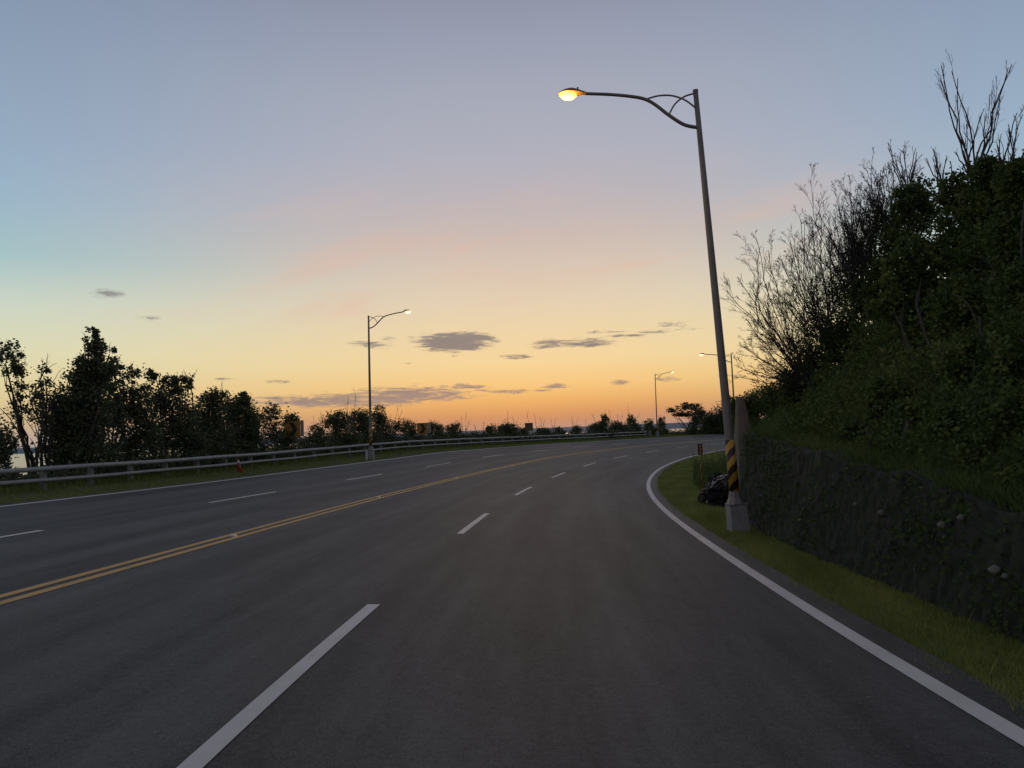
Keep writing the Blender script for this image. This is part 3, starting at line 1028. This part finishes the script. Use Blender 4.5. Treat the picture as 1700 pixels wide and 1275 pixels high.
def plant(name, label, cat, group, base, blobs, leaf=0.10, cover=3.6, mat=None, stems=1, stem_r=0.05, sprigs=0, trunk_name='trunk', clump=0.2, low=False):
    """leafy tree or shrub: trunk with limbs into every blob, and a crown of leaves"""
    SEED[0] += 1
    rng = np.random.default_rng(SEED[0])
    o = empty(name, tuple(base), label, cat, group)
    C, tn = crown_points(blobs, leaf, cover, rng, clump)
    V_, F_ = leaf_quads(C, leaf, rng)
    cr = link('crown', np_mesh('crown', V_ - np.array(base), F_, False, tn), mat or LEAF_SEA, o)
    ts = TubeSet()
    base = np.array(base, float)
    tips = []
    for c, rx, ry, rz in blobs:
        for k in range(max(1, stems)):
            tip = np.array(c) + rng.normal(size=3) * np.array((rx, ry, rz)) * 0.45
            st = base + np.array((rng.normal() * 0.12, rng.normal() * 0.12, -0.1))
            tips.append((tip, rz))
            ts.grow(branch_path(st, tip, rng, 0.08), stem_r * rng.uniform(0.6, 1.0), 1, rng, 0.7, 0.6)
    for k in range(sprigs):
        st, rz = tips[rng.integers(max(1, len(tips) - (2 if low else 0)))]
        tip = st + np.array((rng.normal() * .45, rng.normal() * .2, rng.uniform(.7, 1.6))) * min(rz, 0.4) * 1.4
        ts.grow(branch_path(st, tip, rng, 0.05), stem_r * 0.22, 1, rng, 0.5, 0.7)
    link(trunk_name, ts.mesh('trunk', base), BARK, o)
    return o


def pix_blobs(lst, Y, thick=0.9):
    """(px, py, rx, ry[, dY]) in photo pixels at depth Y -> metres"""
    out = []
    for b_ in lst:
        y_ = Y + (b_[4] if len(b_) > 4 else 0)
        c = at_depth(b_[0], b_[1], y_)
        k = y_ / F_PX
        out.append((c, b_[2] * k, max(b_[2], b_[3]) * k * thick, b_[3] * k))
    return out


def left_plant(px, e, lst, label, name='shrub', cat='shrub', group='seaside shrubs and trees behind the guardrail', smax=120, low=False, **kw):
    s, P = on_line(px, e, 8, smax)
    if low:                                   # foliage down to the ground
        u, v_ = project(P)
        wd = max(b_[2] for b_ in lst)
        k_ = min(1.0, 30.0 / P[1])
        lst = lst + [(px - wd * .4, v_ - 22 * k_, wd * 0.8, 26 * k_), (px + wd * .4, v_ - 20 * k_, wd * 0.8, 24 * k_)]
    return plant(name, label, cat, group, P, pix_blobs(lst, P[1]), low=low, **kw)


# ------------------------------------------------------------------ left: trees behind the guardrail
left_plant(58, -16.4, [(14, 592, 20, 26), (24, 618, 22, 24), (30, 650, 14, 20), (58, 645, 16, 20), (78, 622, 8, 16)],
           'slender tree with feathery crown at the left edge of the view', 'tree', 'tree', leaf=0.10, cover=1.5, stems=1, stem_r=0.085, sprigs=10)
left_plant(80, -16.2, [(60, 668, 22, 20), (84, 682, 22, 34), (40, 690, 20, 26), (92, 648, 14, 14)],
           'thin forked tree with open twiggy crown left of the tall ivy-clad tree', 'tree', 'tree', leaf=0.09, cover=0.85, stems=1, stem_r=0.07, sprigs=8)
left_plant(6, -15.6, [(4, 742, 20, 32), (-18, 735, 26, 40)], 'low dark bush cut off by the left edge of the view', cover=3.2, low=True)
left_plant(140, -15.9, [(156, 556, 9, 14), (158, 578, 17, 19), (150, 603, 24, 22), (145, 632, 34, 27), (138, 668, 46, 32), (132, 706, 50, 36), (130, 746, 56, 34), (174, 614, 20, 22), (104, 700, 20, 40)],
           'tallest tree on the left, conical and smothered in climbers', 'tree', 'tree', leaf=0.10, cover=4.2, stems=1, stem_r=0.09, sprigs=2, low=True)
left_plant(186, -16.0, [(188, 590, 9, 12), (193, 613, 14, 14), (190, 645, 20, 20), (188, 690, 26, 30)], 'spindly tree leaning out right of the conical tree', 'tree', 'tree', cover=2.2, leaf=0.1, sprigs=6, stem_r=0.05)
left_plant(220, -15.8, [(218, 622, 14, 15), (222, 652, 30, 22), (208, 690, 34, 28), (232, 722, 36, 28), (205, 752, 38, 24), (240, 690, 18, 22)],
           'mid-height leafy tree with sky gaps next to the conical tree', 'tree', 'tree', leaf=0.11, cover=2.3, stem_r=0.06, sprigs=4, low=True)
left_plant(280, -15.8, [(250, 622, 15, 12), (286, 636, 24, 16), (308, 640, 14, 14), (272, 662, 42, 22), (294, 694, 38, 30), (266, 732, 44, 28), (312, 736, 32, 28)],
           'broad tree with a flat-topped ragged crown in the left thicket', 'tree', 'tree', leaf=0.11, cover=2.6, stem_r=0.07, sprigs=6, low=True)
left_plant(346, -15.8, [(354, 664, 24, 17), (342, 690, 34, 26), (344, 728, 42, 30)], 'rounded bush with bare sprigs right of the flat-topped tree', cover=3.4, sprigs=9, low=True)
left_plant(398, -15.7, [(404, 664, 14, 15), (392, 686, 32, 22), (420, 702, 16, 22), (388, 724, 42, 28), (420, 740, 24, 20)],
           'dense dark dome-shaped bush at the right end of the left thicket', cover=4.0, sprigs=4, low=True)

# ------------------------------------------------------------------ hedge between thicket and end of the rail
HEDGE = [
    (450, [(452, 690, 22, 20), (446, 722, 24, 22)], 'twiggy half-bare bush beside the dense dome-shaped bush', 1.5, 16),
    (478, [(482, 700, 16, 16), (472, 728, 24, 20)], 'leafy shrub just left of the half-sunk chevron sign', 3.2, 4),
    (522, [(524, 722, 18, 16), (515, 738, 26, 14)], 'low shrub with tall dry shoots right of the half-sunk chevron sign', 2.6, 14),
    (562, [(560, 700, 22, 18), (566, 728, 30, 20)], 'shrub crowned by a bare forked sapling left of the lamp', 3.6, 6),
    (604, [(598, 700, 22, 20), (606, 728, 28, 20)], 'dense shrub directly behind the left street lamp', 3.8, 6),
    (632, [(630, 692, 12, 18), (634, 716, 18, 22), (640, 738, 24, 14)], 'shrub with a pointed leaning top right of the left street lamp', 3.6, 3),
    (662, [(664, 708, 18, 14), (660, 732, 24, 14)], 'open shrub with gaps left of the second chevron sign', 2.0, 8),
    (690, [(680, 713, 14, 12), (692, 732, 22, 11)], 'round shrub tucked under the second chevron sign', 3.4, 5),
    (724, [(722, 714, 14, 14), (726, 730, 22, 12)], 'shrub with upright sprigs right of the second chevron sign', 3.0, 10),
    (756, [(752, 714, 15, 12), (760, 728, 22, 11)], 'shrub with tall wispy shoots midway between chevron and brown sign', 3.0, 12),
    (792, [(790, 724, 20, 8), (796, 731, 22, 8)], 'lowest part of the hedge, a flat shrub with two bent stalks', 2.6, 6),
    (818, [(814, 716, 10, 11), (822, 728, 18, 9)], 'small pointed shrub left of the smooth round bush', 3.0, 3),
    (842, [(842, 715, 20, 13), (844, 727, 24, 9)], 'smooth round bush left of the brown sign', 4.4, 6),
    (872, [(868, 718, 9, 9), (876, 727, 18, 8)], 'small shrub below the brown sign', 3.2, 4),
    (906, [(902, 718, 14, 9), (910, 725, 18, 7)], 'shrub under a fan of bare shoots right of the brown sign', 3.0, 12),
    (930, [(928, 716, 8, 8), (930, 723, 14, 6)], 'tiny tufted shrub at the left side of the sea gap', 3.0, 6),
    (956, [(956, 714, 9, 8), (956, 722, 12, 6)], 'tiny shrub standing alone in the sea gap', 2.8, 8),
    (992, [(1004, 699, 7, 11), (992, 710, 17, 9), (996, 719, 24, 7)], 'shrub with a steep pointed top right of the sea gap', 4.0, 8),
    (1032, [(1024, 708, 14, 9), (1030, 716, 22, 8)], 'shrub with slender dry shoots in the far hedge', 3.4, 12),
    (1052, [(1048, 699, 8, 9), (1052, 712, 16, 10)], 'twin-peaked shrub near the far end of the rail', 3.6, 7),
    (1078, [(1076, 706, 9, 9), (1080, 715, 14, 8)], 'dark shrub left of the distant lamp at the rail end', 3.6, 4),
    (1099, [(1098, 704, 7, 11), (1102, 718, 9, 7)], 'narrow upright bush right of the distant lamp at the rail end', 3.6, 2),
]
for px, bl, lab, cov_, sp_ in HEDGE:
    left_plant(px, -15.6, bl, lab, leaf=0.11 if px < 800 else 0.15, cover=cov_, sprigs=int(sp_ * 1.5), stems=1, stem_r=0.04, low=True)


def bare(px, e, stems, label, root=None, r0=0.03, depth=3, name='bare_sapling', cat='sapling', group='bare saplings among the shrubs', dens=1.0, spread=0.55, Y=None, mat=None, up=0.25, rmin=0.003, smax=120, rep=1, jit=0):
    """leafless tree: stems = photo pixel tips"""
    SEED[0] += 1
    rng = np.random.default_rng(SEED[0])
    if Y is None:
        s, P = on_line(px, e, 8, smax); Y = P[1]
    else:
        P = at_depth(px, root[1], Y)
    o = empty(name, tuple(P), label, cat, group)
    ts = TubeSet()
    stems = [(tx + rng.normal() * jit * (k > 0), ty + rng.normal() * jit * (k > 0)) for (tx, ty) in stems for k in range(rep)]
    for (tx, ty) in stems:
        tip = at_depth(tx, ty, Y + rng.normal() * 0.3)
        st = np.array(P) if root is None else at_depth(root[0] + rng.normal() * 4, root[1], Y)
        bow = np.array(((tx - px) * 0.0 + rng.normal() * 0.05, 0, -0.04)) * np.linalg.norm(tip - st)
        ts.grow(branch_path(st, tip, rng, n=9, bow=bow), r0, depth, rng, spread, dens, up, rmin)
    link('branches', ts.mesh('branches', P), mat or TWIG, o)
    return o


bare(586, -15.8, [(578, 660), (590, 655), (572, 672)], 'bare forked sapling above the shrubs left of the lamp', r0=0.035, depth=2, dens=0.7)
bare(660, -15.8, [(660, 680), (648, 688), (668, 682)], 'bare thin sapling just right of the left street lamp', r0=0.025, depth=2, dens=0.7)
bare(530, -15.8, [(520, 690), (534, 686), (545, 694)], 'cluster of dry stalks right of the half-sunk chevron sign', r0=0.02, depth=2, dens=0.8)
bare(770, -15.8, [(766, 690), (773, 684), (778, 700)], 'dry stalks rising left of the low hedge dip', r0=0.025, depth=1)
bare(798, -15.8, [(788, 706), (804, 699)], 'two crooked stalks sticking out of the low hedge dip', r0=0.045, depth=1, dens=0.6)
bare(846, -15.8, [(843, 680), (852, 694), (858, 698)], 'dry shoots standing above the smooth round bush', r0=0.03, depth=1, dens=0.8)
bare(892, -15.8, [(875, 688), (886, 684), (896, 692), (904, 696)], 'fan of pale bare shoots right of the brown sign', r0=0.03, depth=2, dens=0.7)
bare(918, -15.8, [(914, 696), (923, 692)], 'small bare sapling right of the fan of shoots', r0=0.025, depth=2, dens=0.7)
bare(956, -15.8, [(948, 690), (960, 692)], 'bare twigs over the tiny shrub in the sea gap', r0=0.03, depth=2, dens=0.7)
bare(980, -15.8, [(972, 696), (984, 686)], 'bare forked twigs left of the steep pointed shrub', r0=0.035, depth=2, dens=0.7)
bare(1022, -15.8, [(1012, 682), (1026, 686), (1034, 690)], 'tall dry twigs right of the steep pointed shrub', r0=0.035, depth=2, dens=0.7)
bare(1044, -15.8, [(1042, 674), (1062, 686)], 'thin dry stem with a nest-like tuft near the rail end', r0=0.03, depth=1, dens=0.6)
bare(1086, -15.8, [(1082, 692), (1094, 692)], 'dry sprigs at the foot of the distant lamp', r0=0.03, depth=2, dens=0.6)

# ------------------------------------------------------------------ beyond the end of the rail
s, P = on_line(1150, -13.4, 96, 160)
Yf = P[1]
plant('tree', 'layered spreading tree beyond the end of the guardrail', 'tree', 'trees beyond the bend', P,
      pix_blobs([(1118, 681, 13, 4), (1136, 675, 14, 6), (1152, 677, 14, 7), (1143, 688, 17, 6), (1158, 697, 14, 10), (1152, 714, 13, 9), (1128, 688, 12, 5), (1164, 684, 10, 9)], Yf), leaf=0.20, cover=2.8, stem_r=0.12, sprigs=3)
s, P = on_line(1182, -13.4, 96, 165)
plant('shrub', 'dark rounded bush beside the layered tree past the bend', 'shrub', 'trees beyond the bend', P,
      pix_blobs([(1176, 698, 16, 14), (1196, 700, 18, 22), (1180, 715, 22, 11), (1210, 700, 20, 28)], P[1]), leaf=0.24, cover=4.5, stem_r=0.1)
for px, e, bl, lab in ((1240, 10.5, [(1226, 672, 20, 16), (1250, 676, 24, 22), (1236, 696, 26, 18)], 'dark bush on the bank right of the distant right-hand lamp'),
                       (1290, 10.5, [(1275, 660, 28, 20), (1300, 668, 34, 30), (1290, 700, 40, 22)], 'broad dark bush on the far bank below the bare branches')):
    s, P = on_line(px, e, 30, 60)
    plant('shrub', lab, 'shrub', 'shrubs on the wooded bank', P, pix_blobs(bl, P[1], 0.7), leaf=0.12, cover=4.0, mat=LEAF_HILL)

# ------------------------------------------------------------------ wooded bank on the right
def bank_hit(px, py):
    """first depth at which the pixel's ray meets the bank, and the ground point there"""
    d = ray(px, py)
    for Y in np.arange(3.0, 45.0, 0.1):
        p_ = CAM + d * Y
        i = int(np.argmin((RX - p_[0]) ** 2 + (RY - p_[1]) ** 2))
        e_ = (p_[0] - RX[i]) * math.cos(TH[i]) - (p_[1] - RY[i]) * math.sin(TH[i])
        if e_ > 5.9 and p_[2] < float(ground_z(SS[i], e_)):
            return Y, p_
    return None, None


HILL = [  # root column, offset e, blobs, leaf, cover, label
    (1372, 9.2, [(1352, 545, 38, 46), (1378, 500, 36, 46), (1330, 590, 30, 34)], 0.055, 1.0, 'open twiggy shrub under the bare thicket on the left flank of the bank'),
    (1432, 9.4, [(1425, 440, 38, 48), (1452, 400, 34, 46), (1405, 490, 36, 40)], 0.055, 1.1, 'thin-leaved open shrub among the bare stems below the skyline tree'),
    (1478, 9.4, [(1478, 380, 30, 46), (1484, 440, 36, 40), (1458, 470, 36, 40)], 0.065, 2.0, 'half-leafless shrub leaning against the small skyline tree'),
    (1330, 8.4, [(1322, 640, 34, 30), (1350, 610, 34, 34), (1345, 668, 40, 34)], 0.085, 4.0, 'leafy shrub under the leftmost bare branches on the bank'),
    (1392, 8.6, [(1398, 560, 40, 40), (1410, 620, 50, 46), (1385, 668, 44, 34)], 0.085, 4.4, 'dense shrub at the foot of the bare thicket'),
    (1440, 9.0, [(1452, 505, 42, 44), (1470, 575, 54, 52), (1450, 640, 50, 44)], 0.080, 4.4, 'olive shrub halfway up the left flank of the bank'),
    (1500, 9.4, [(1520, 320, 36, 34), (1500, 345, 26, 34), (1545, 350, 34, 34), (1515, 385, 34, 30)], 0.080, 2.3, 'small leafy tree with sky showing through on the bank skyline'),
    (1520, 9.0, [(1520, 440, 52, 50), (1510, 505, 56, 52), (1545, 575, 56, 56)], 0.080, 4.6, 'thick shrub below the small skyline tree'),
    (1570, 9.4, [(1592, 330, 40, 40), (1600, 400, 56, 56)], 0.080, 4.6, 'shrub on the skyline left of the bank summit'),
    (1625, 9.6, [(1640, 290, 34, 34), (1650, 350, 56, 56), (1640, 440, 60, 60)], 0.075, 4.8, 'summit shrub below the tall bare stems'),
    (1690, 9.6, [(1700, 300, 46, 38), (1700, 390, 60, 60), (1708, 500, 60, 70)], 0.075, 4.8, 'big dark bush at the right edge under the summit'),
    (1610, 8.4, [(1610, 520, 60, 60), (1620, 610, 64, 60)], 0.075, 4.8, 'dark bush in the middle of the bank'),
    (1690, 7.8, [(1695, 610, 60, 62), (1700, 700, 60, 56)], 0.070, 4.8, 'leafy bush at the right edge halfway down the bank'),
    (1490, 7.8, [(1482, 670, 56, 50), (1530, 700, 50, 44)], 0.075, 4.2, 'shrub spreading over the middle slope above the wall'),
    (1600, 7.2, [(1600, 700, 56, 48), (1640, 750, 56, 40)], 0.070, 4.2, 'low shrub above the wall towards the right edge'),
    (1440, 7.2, [(1430, 725, 44, 32), (1470, 755, 40, 26)], 0.070, 3.4, 'low sprawling plant on top of the wall, middle'),
    (1690, 6.8, [(1696, 790, 46, 36)], 0.070, 3.6, 'low plant above the wall at the right edge'),
]
for px, e, bl, lf, cv, lab in HILL:
    s, P = on_line(px, e, 5, 40)
    Y0 = P[1]
    bl2 = []
    for (bx, by, brx, bry) in bl:
        Yh, ph = bank_hit(bx, by)
        Yb = Y0 if Yh is None else min(Y0, Yh - 0.2 * brx * Yh / F_PX)
        bl2.append((bx, by, brx, bry, Yb - Y0))
    low_b = max(bl, key=lambda q: q[1])
    Yh, ph = bank_hit(low_b[0], low_b[1] + 0.5 * low_b[3])
    if Yh is not None and abs(Yh - Y0) < 4.0:
        P = ph; bl2 = [(a_, b_, c_, d_, f_ + Y0 - P[1]) for a_, b_, c_, d_, f_ in bl2]
    bl = [(a_, b_, c_, d_, float(np.clip(f_, -1.6, 1.6))) for a_, b_, c_, d_, f_ in bl2]
    plant('shrub' if 'tree' not in lab.split(' with')[0] else 'tree', lab, 'shrub' if 'tree' not in lab.split(' with')[0] else 'tree', 'shrubs on the wooded bank', P, pix_blobs(bl, P[1], 0.7), leaf=lf, cover=cv, mat=LEAF_HILL, stems=4 if cv < 1.5 else 1, stem_r=0.022 if cv < 1.5 else 0.045, clump=0.24 if cv < 1.5 else 0.17)

BARE = [
    (1418, 8.9, [(1392, 346), (1412, 328), (1372, 376), (1430, 326)], (1424, 500), 'slim bare shrub squeezed between the two main bare thickets'),
    (1474, 9.3, [(1452, 302), (1472, 290), (1436, 316), (1484, 282)], (1484, 400), 'bare upright stems touching the left side of the skyline tree'),
    (1340, 8.3, [(1262, 408), (1244, 470), (1240, 530), (1290, 900), (1236, 575), (1240, 612), (1270, 500), (1250, 640), (1310, 470)], (1345, 640), 'fan of bare branches reaching furthest left over the road edge'),
    (1390, 8.6, [(1312, 398), (1336, 372), (1358, 352), (1296, 430), (1380, 380), (1285, 480), (1270, 560)], (1392, 600), 'bare thicket of upright branches left of the leafy skyline tree'),
    (1440, 9.0, [(1418, 325), (1440, 316), (1402, 350), (1462, 322), (1385, 362), (1370, 395)], (1448, 530), 'bare multi-stemmed shrub with its tips above the bank skyline'),
    (1508, 9.6, [(1474, 245), (1522, 252), (1492, 258)], (1512, 330), 'bare forked stems left of the two tallest bare trees'),
    (1560, 9.6, [(1538, 262), (1572, 258), (1552, 250)], (1566, 330), 'low haze of bare twigs between the forked stems and tall stems'),
    (1612, 9.8, [(1560, 130), (1580, 118), (1674, 112), (1634, 180), (1648, 190), (1600, 250)], (1616, 300), 'tallest bare tree crossing the sky at the bank summit'),
    (1672, 9.8, [(1698, 190), (1690, 210), (1656, 240), (1712, 230)], (1672, 310), 'bare tree at the right edge of the view on the summit'),
]
for k, (px, e, st, root, lab) in enumerate(BARE):
    s, P = on_line(px, e, 5, 40)
    bare(px, e, st, lab, root, rep=3 if k < 5 else 2, jit=17 if k < 5 else 12, r0=0.019 if k < 5 else 0.02, depth=3 if k < 5 else 2, name='bare_tree', cat='bare tree', group='bare trees on the wooded bank', dens=1.6 if k < 5 else 0.9,
         spread=0.8 if k < 5 else 0.42, Y=P[1], up=0.32, rmin=0.0028, mat=BARK)

# ------------------------------------------------------------------ ground cover and grass (uncountable)
def blades(name, S_, E_, hgt, wid, mat, label, cat, rng, lean=0.5, shift=0.0):
    n = len(S_)
    x, y = xy(S_, E_); z = ground_z(S_, E_)
    z = np.where((E_ > 5.55) & (E_ < 5.95) & (S_ < WALL_END), wall_top(S_) - 0.02, z)
    P_ = np.stack([x, y, z - 0.01], -1)
    a = rng.uniform(0, 2 * math.pi, n)
    side_ = np.stack([np.cos(a), np.sin(a), np.zeros(n)], -1) * (wid * rng.uniform(.6, 1.4, n))[:, None]
    h_ = hgt * rng.uniform(0.45, 1.3, n)
    tip = P_ + np.stack([rng.normal(size=n) * lean * h_, rng.normal(size=n) * lean * h_, h_], -1)
    V_ = np.stack([P_ - side_, P_ + side_, tip], 1).reshape(-1, 3)
    big = 0.5 + 0.5 * np.sin(S_ * 1.3 + 2 * np.sin(E_ * 3.1)) * np.sin(E_ * 2.7 + S_ * .4)
    tn = np.clip(shift + 0.12 + 0.55 * big + rng.normal(size=n) * 0.2, 0, 1)
    return tag(link(name, np_mesh(name, V_, np.arange(3 * n).reshape(n, 3), False, tn), mat), label, cat, None, 'stuff')


rng = np.random.default_rng(3)
n1, n2 = 90000, 60000
S1 = 4 + 16 * rng.uniform(size=n1) ** 1.25
lo1 = 4.37 + 0.06 * np.sin(S1 * 2.1) + 0.05 * np.sin(S1 * 5.3)
E1 = lo1 + (5.50 - lo1) * rng.uniform(size=n1)
lo1 = lo1 + 0.05 * rng.normal(size=n1) * (rng.uniform(size=n1) > .6)
E1 = lo1 + (5.50 - lo1) * rng.uniform(size=n1)
S2 = rng.uniform(17, 70, n2); E2 = 4.38 + 2.7 * rng.uniform(size=n2) ** 1.1
blades('verge_grass', np.concatenate([S1, S2]), np.concatenate([E1, E2]), np.concatenate([.05 * np.where(rng.uniform(size=n1) > .985, 2.6, 1) * (0.75 + 0.5 * np.sin(S1 * 2.9 + 3 * np.sin(E1 * 5)) ** 2), np.full(n2, .075)]), np.concatenate([np.full(n1, .0045), np.full(n2, .010)]),
       GRASS, 'short green grass on the verge between edge line and wall', 'grass', rng)
n3 = 60000
S3 = rng.uniform(8, 112, n3); E3 = -11.35 - 3.6 * rng.uniform(size=n3)
hh = np.where(E3 < -13.6, .22, .08) * np.where(rng.uniform(size=n3) > .97, 2.0, 1.0)
blades('seaside_grass', S3, E3, hh, np.full(n3, .014), GRASS, 'rough grass along the foot of the guardrail', 'grass', rng, shift=-0.35)
# leafy undergrowth covering the bank
n4 = 200000
S4 = 2 + 44 * rng.uniform(size=n4) ** 1.15; E4 = 6.0 + 6.5 * rng.uniform(size=n4) ** 1.2
x, y = xy(S4, E4)
lump = 0.24 + 0.22 * np.sin(S4 * 2.2 + E4) * np.sin(E4 * 3.3 - S4 * .7)
C4 = np.stack([x, y, ground_z(S4, E4) + np.abs(rng.normal(size=n4)) * lump], -1)
Vq, Fq = leaf_quads(C4, 0.062, rng)
tn = np.clip(0.35 + 0.3 * np.sin(S4 * 1.1) * np.sin(E4 * 1.9 + 1) + rng.normal(size=n4) * .2, 0, 1)
tag(link('undergrowth', np_mesh('undergrowth', Vq, Fq, False, tn), LEAF_HILL), 'low leafy undergrowth covering the bank above the wall', 'undergrowth', None, 'stuff')
n5 = 60000
S5 = rng.uniform(3, 34, n5); S_w = S5 < WALL_END; E5 = np.where(S_w, 5.66, 5.95) + 2.9 * rng.uniform(size=n5) ** 1.2
blades('bank_grass', S5, E5, np.full(n5, .20), np.full(n5, .008), LEAF_HILL, 'long grass hanging along the top of the rubble wall', 'grass', rng, 0.7)
n7 = 8000
i7 = rng.integers(0, len(ws), n7); j7 = (30 * rng.uniform(size=n7) ** 0.8).astype(int).clip(0, 29)
keep = (np.sin(ws[i7] * 1.7) * np.sin(ws[i7] * 0.63 + j7 * .12) + rng.normal(size=n7) * .5) > 0.15
C7 = Vw[i7[keep], j7[keep]] + rng.normal(size=(keep.sum(), 3)) * 0.03 - np.array((0.04, 0, 0))
Vq, Fq = leaf_quads(C7, 0.06, rng)
tag(link('wall_creeper', np_mesh('wall_creeper', Vq, Fq, False, np.clip(rng.normal(size=keep.sum()) * .12 + .08, 0, 1)), LEAF_HILL), 'dark creeper leaves clinging to the rubble wall', 'creeper', None, 'stuff')
# seaward slope cover
n6 = 110000
S6 = rng.uniform(8, 130, n6); E6 = -14.7 - 4 * rng.uniform(size=n6) ** 1.6
x, y = xy(S6, E6)
C6 = np.stack([x, y, ground_z(S6, E6) + np.abs(rng.normal(size=n6)) * np.interp(S6, [0, 22, 26, 70, 130], [.2, .2, .42, .42, .3])], -1)
Vq, Fq = leaf_quads(C6, 0.14, rng)
tag(link('seaside_undergrowth', np_mesh('seaside_undergrowth', Vq, Fq, False, np.clip(rng.normal(size=n6) * .25 + .35, 0, 1)), LEAF_SEA), 'tangled undergrowth on the slope behind the guardrail', 'undergrowth', None, 'stuff')
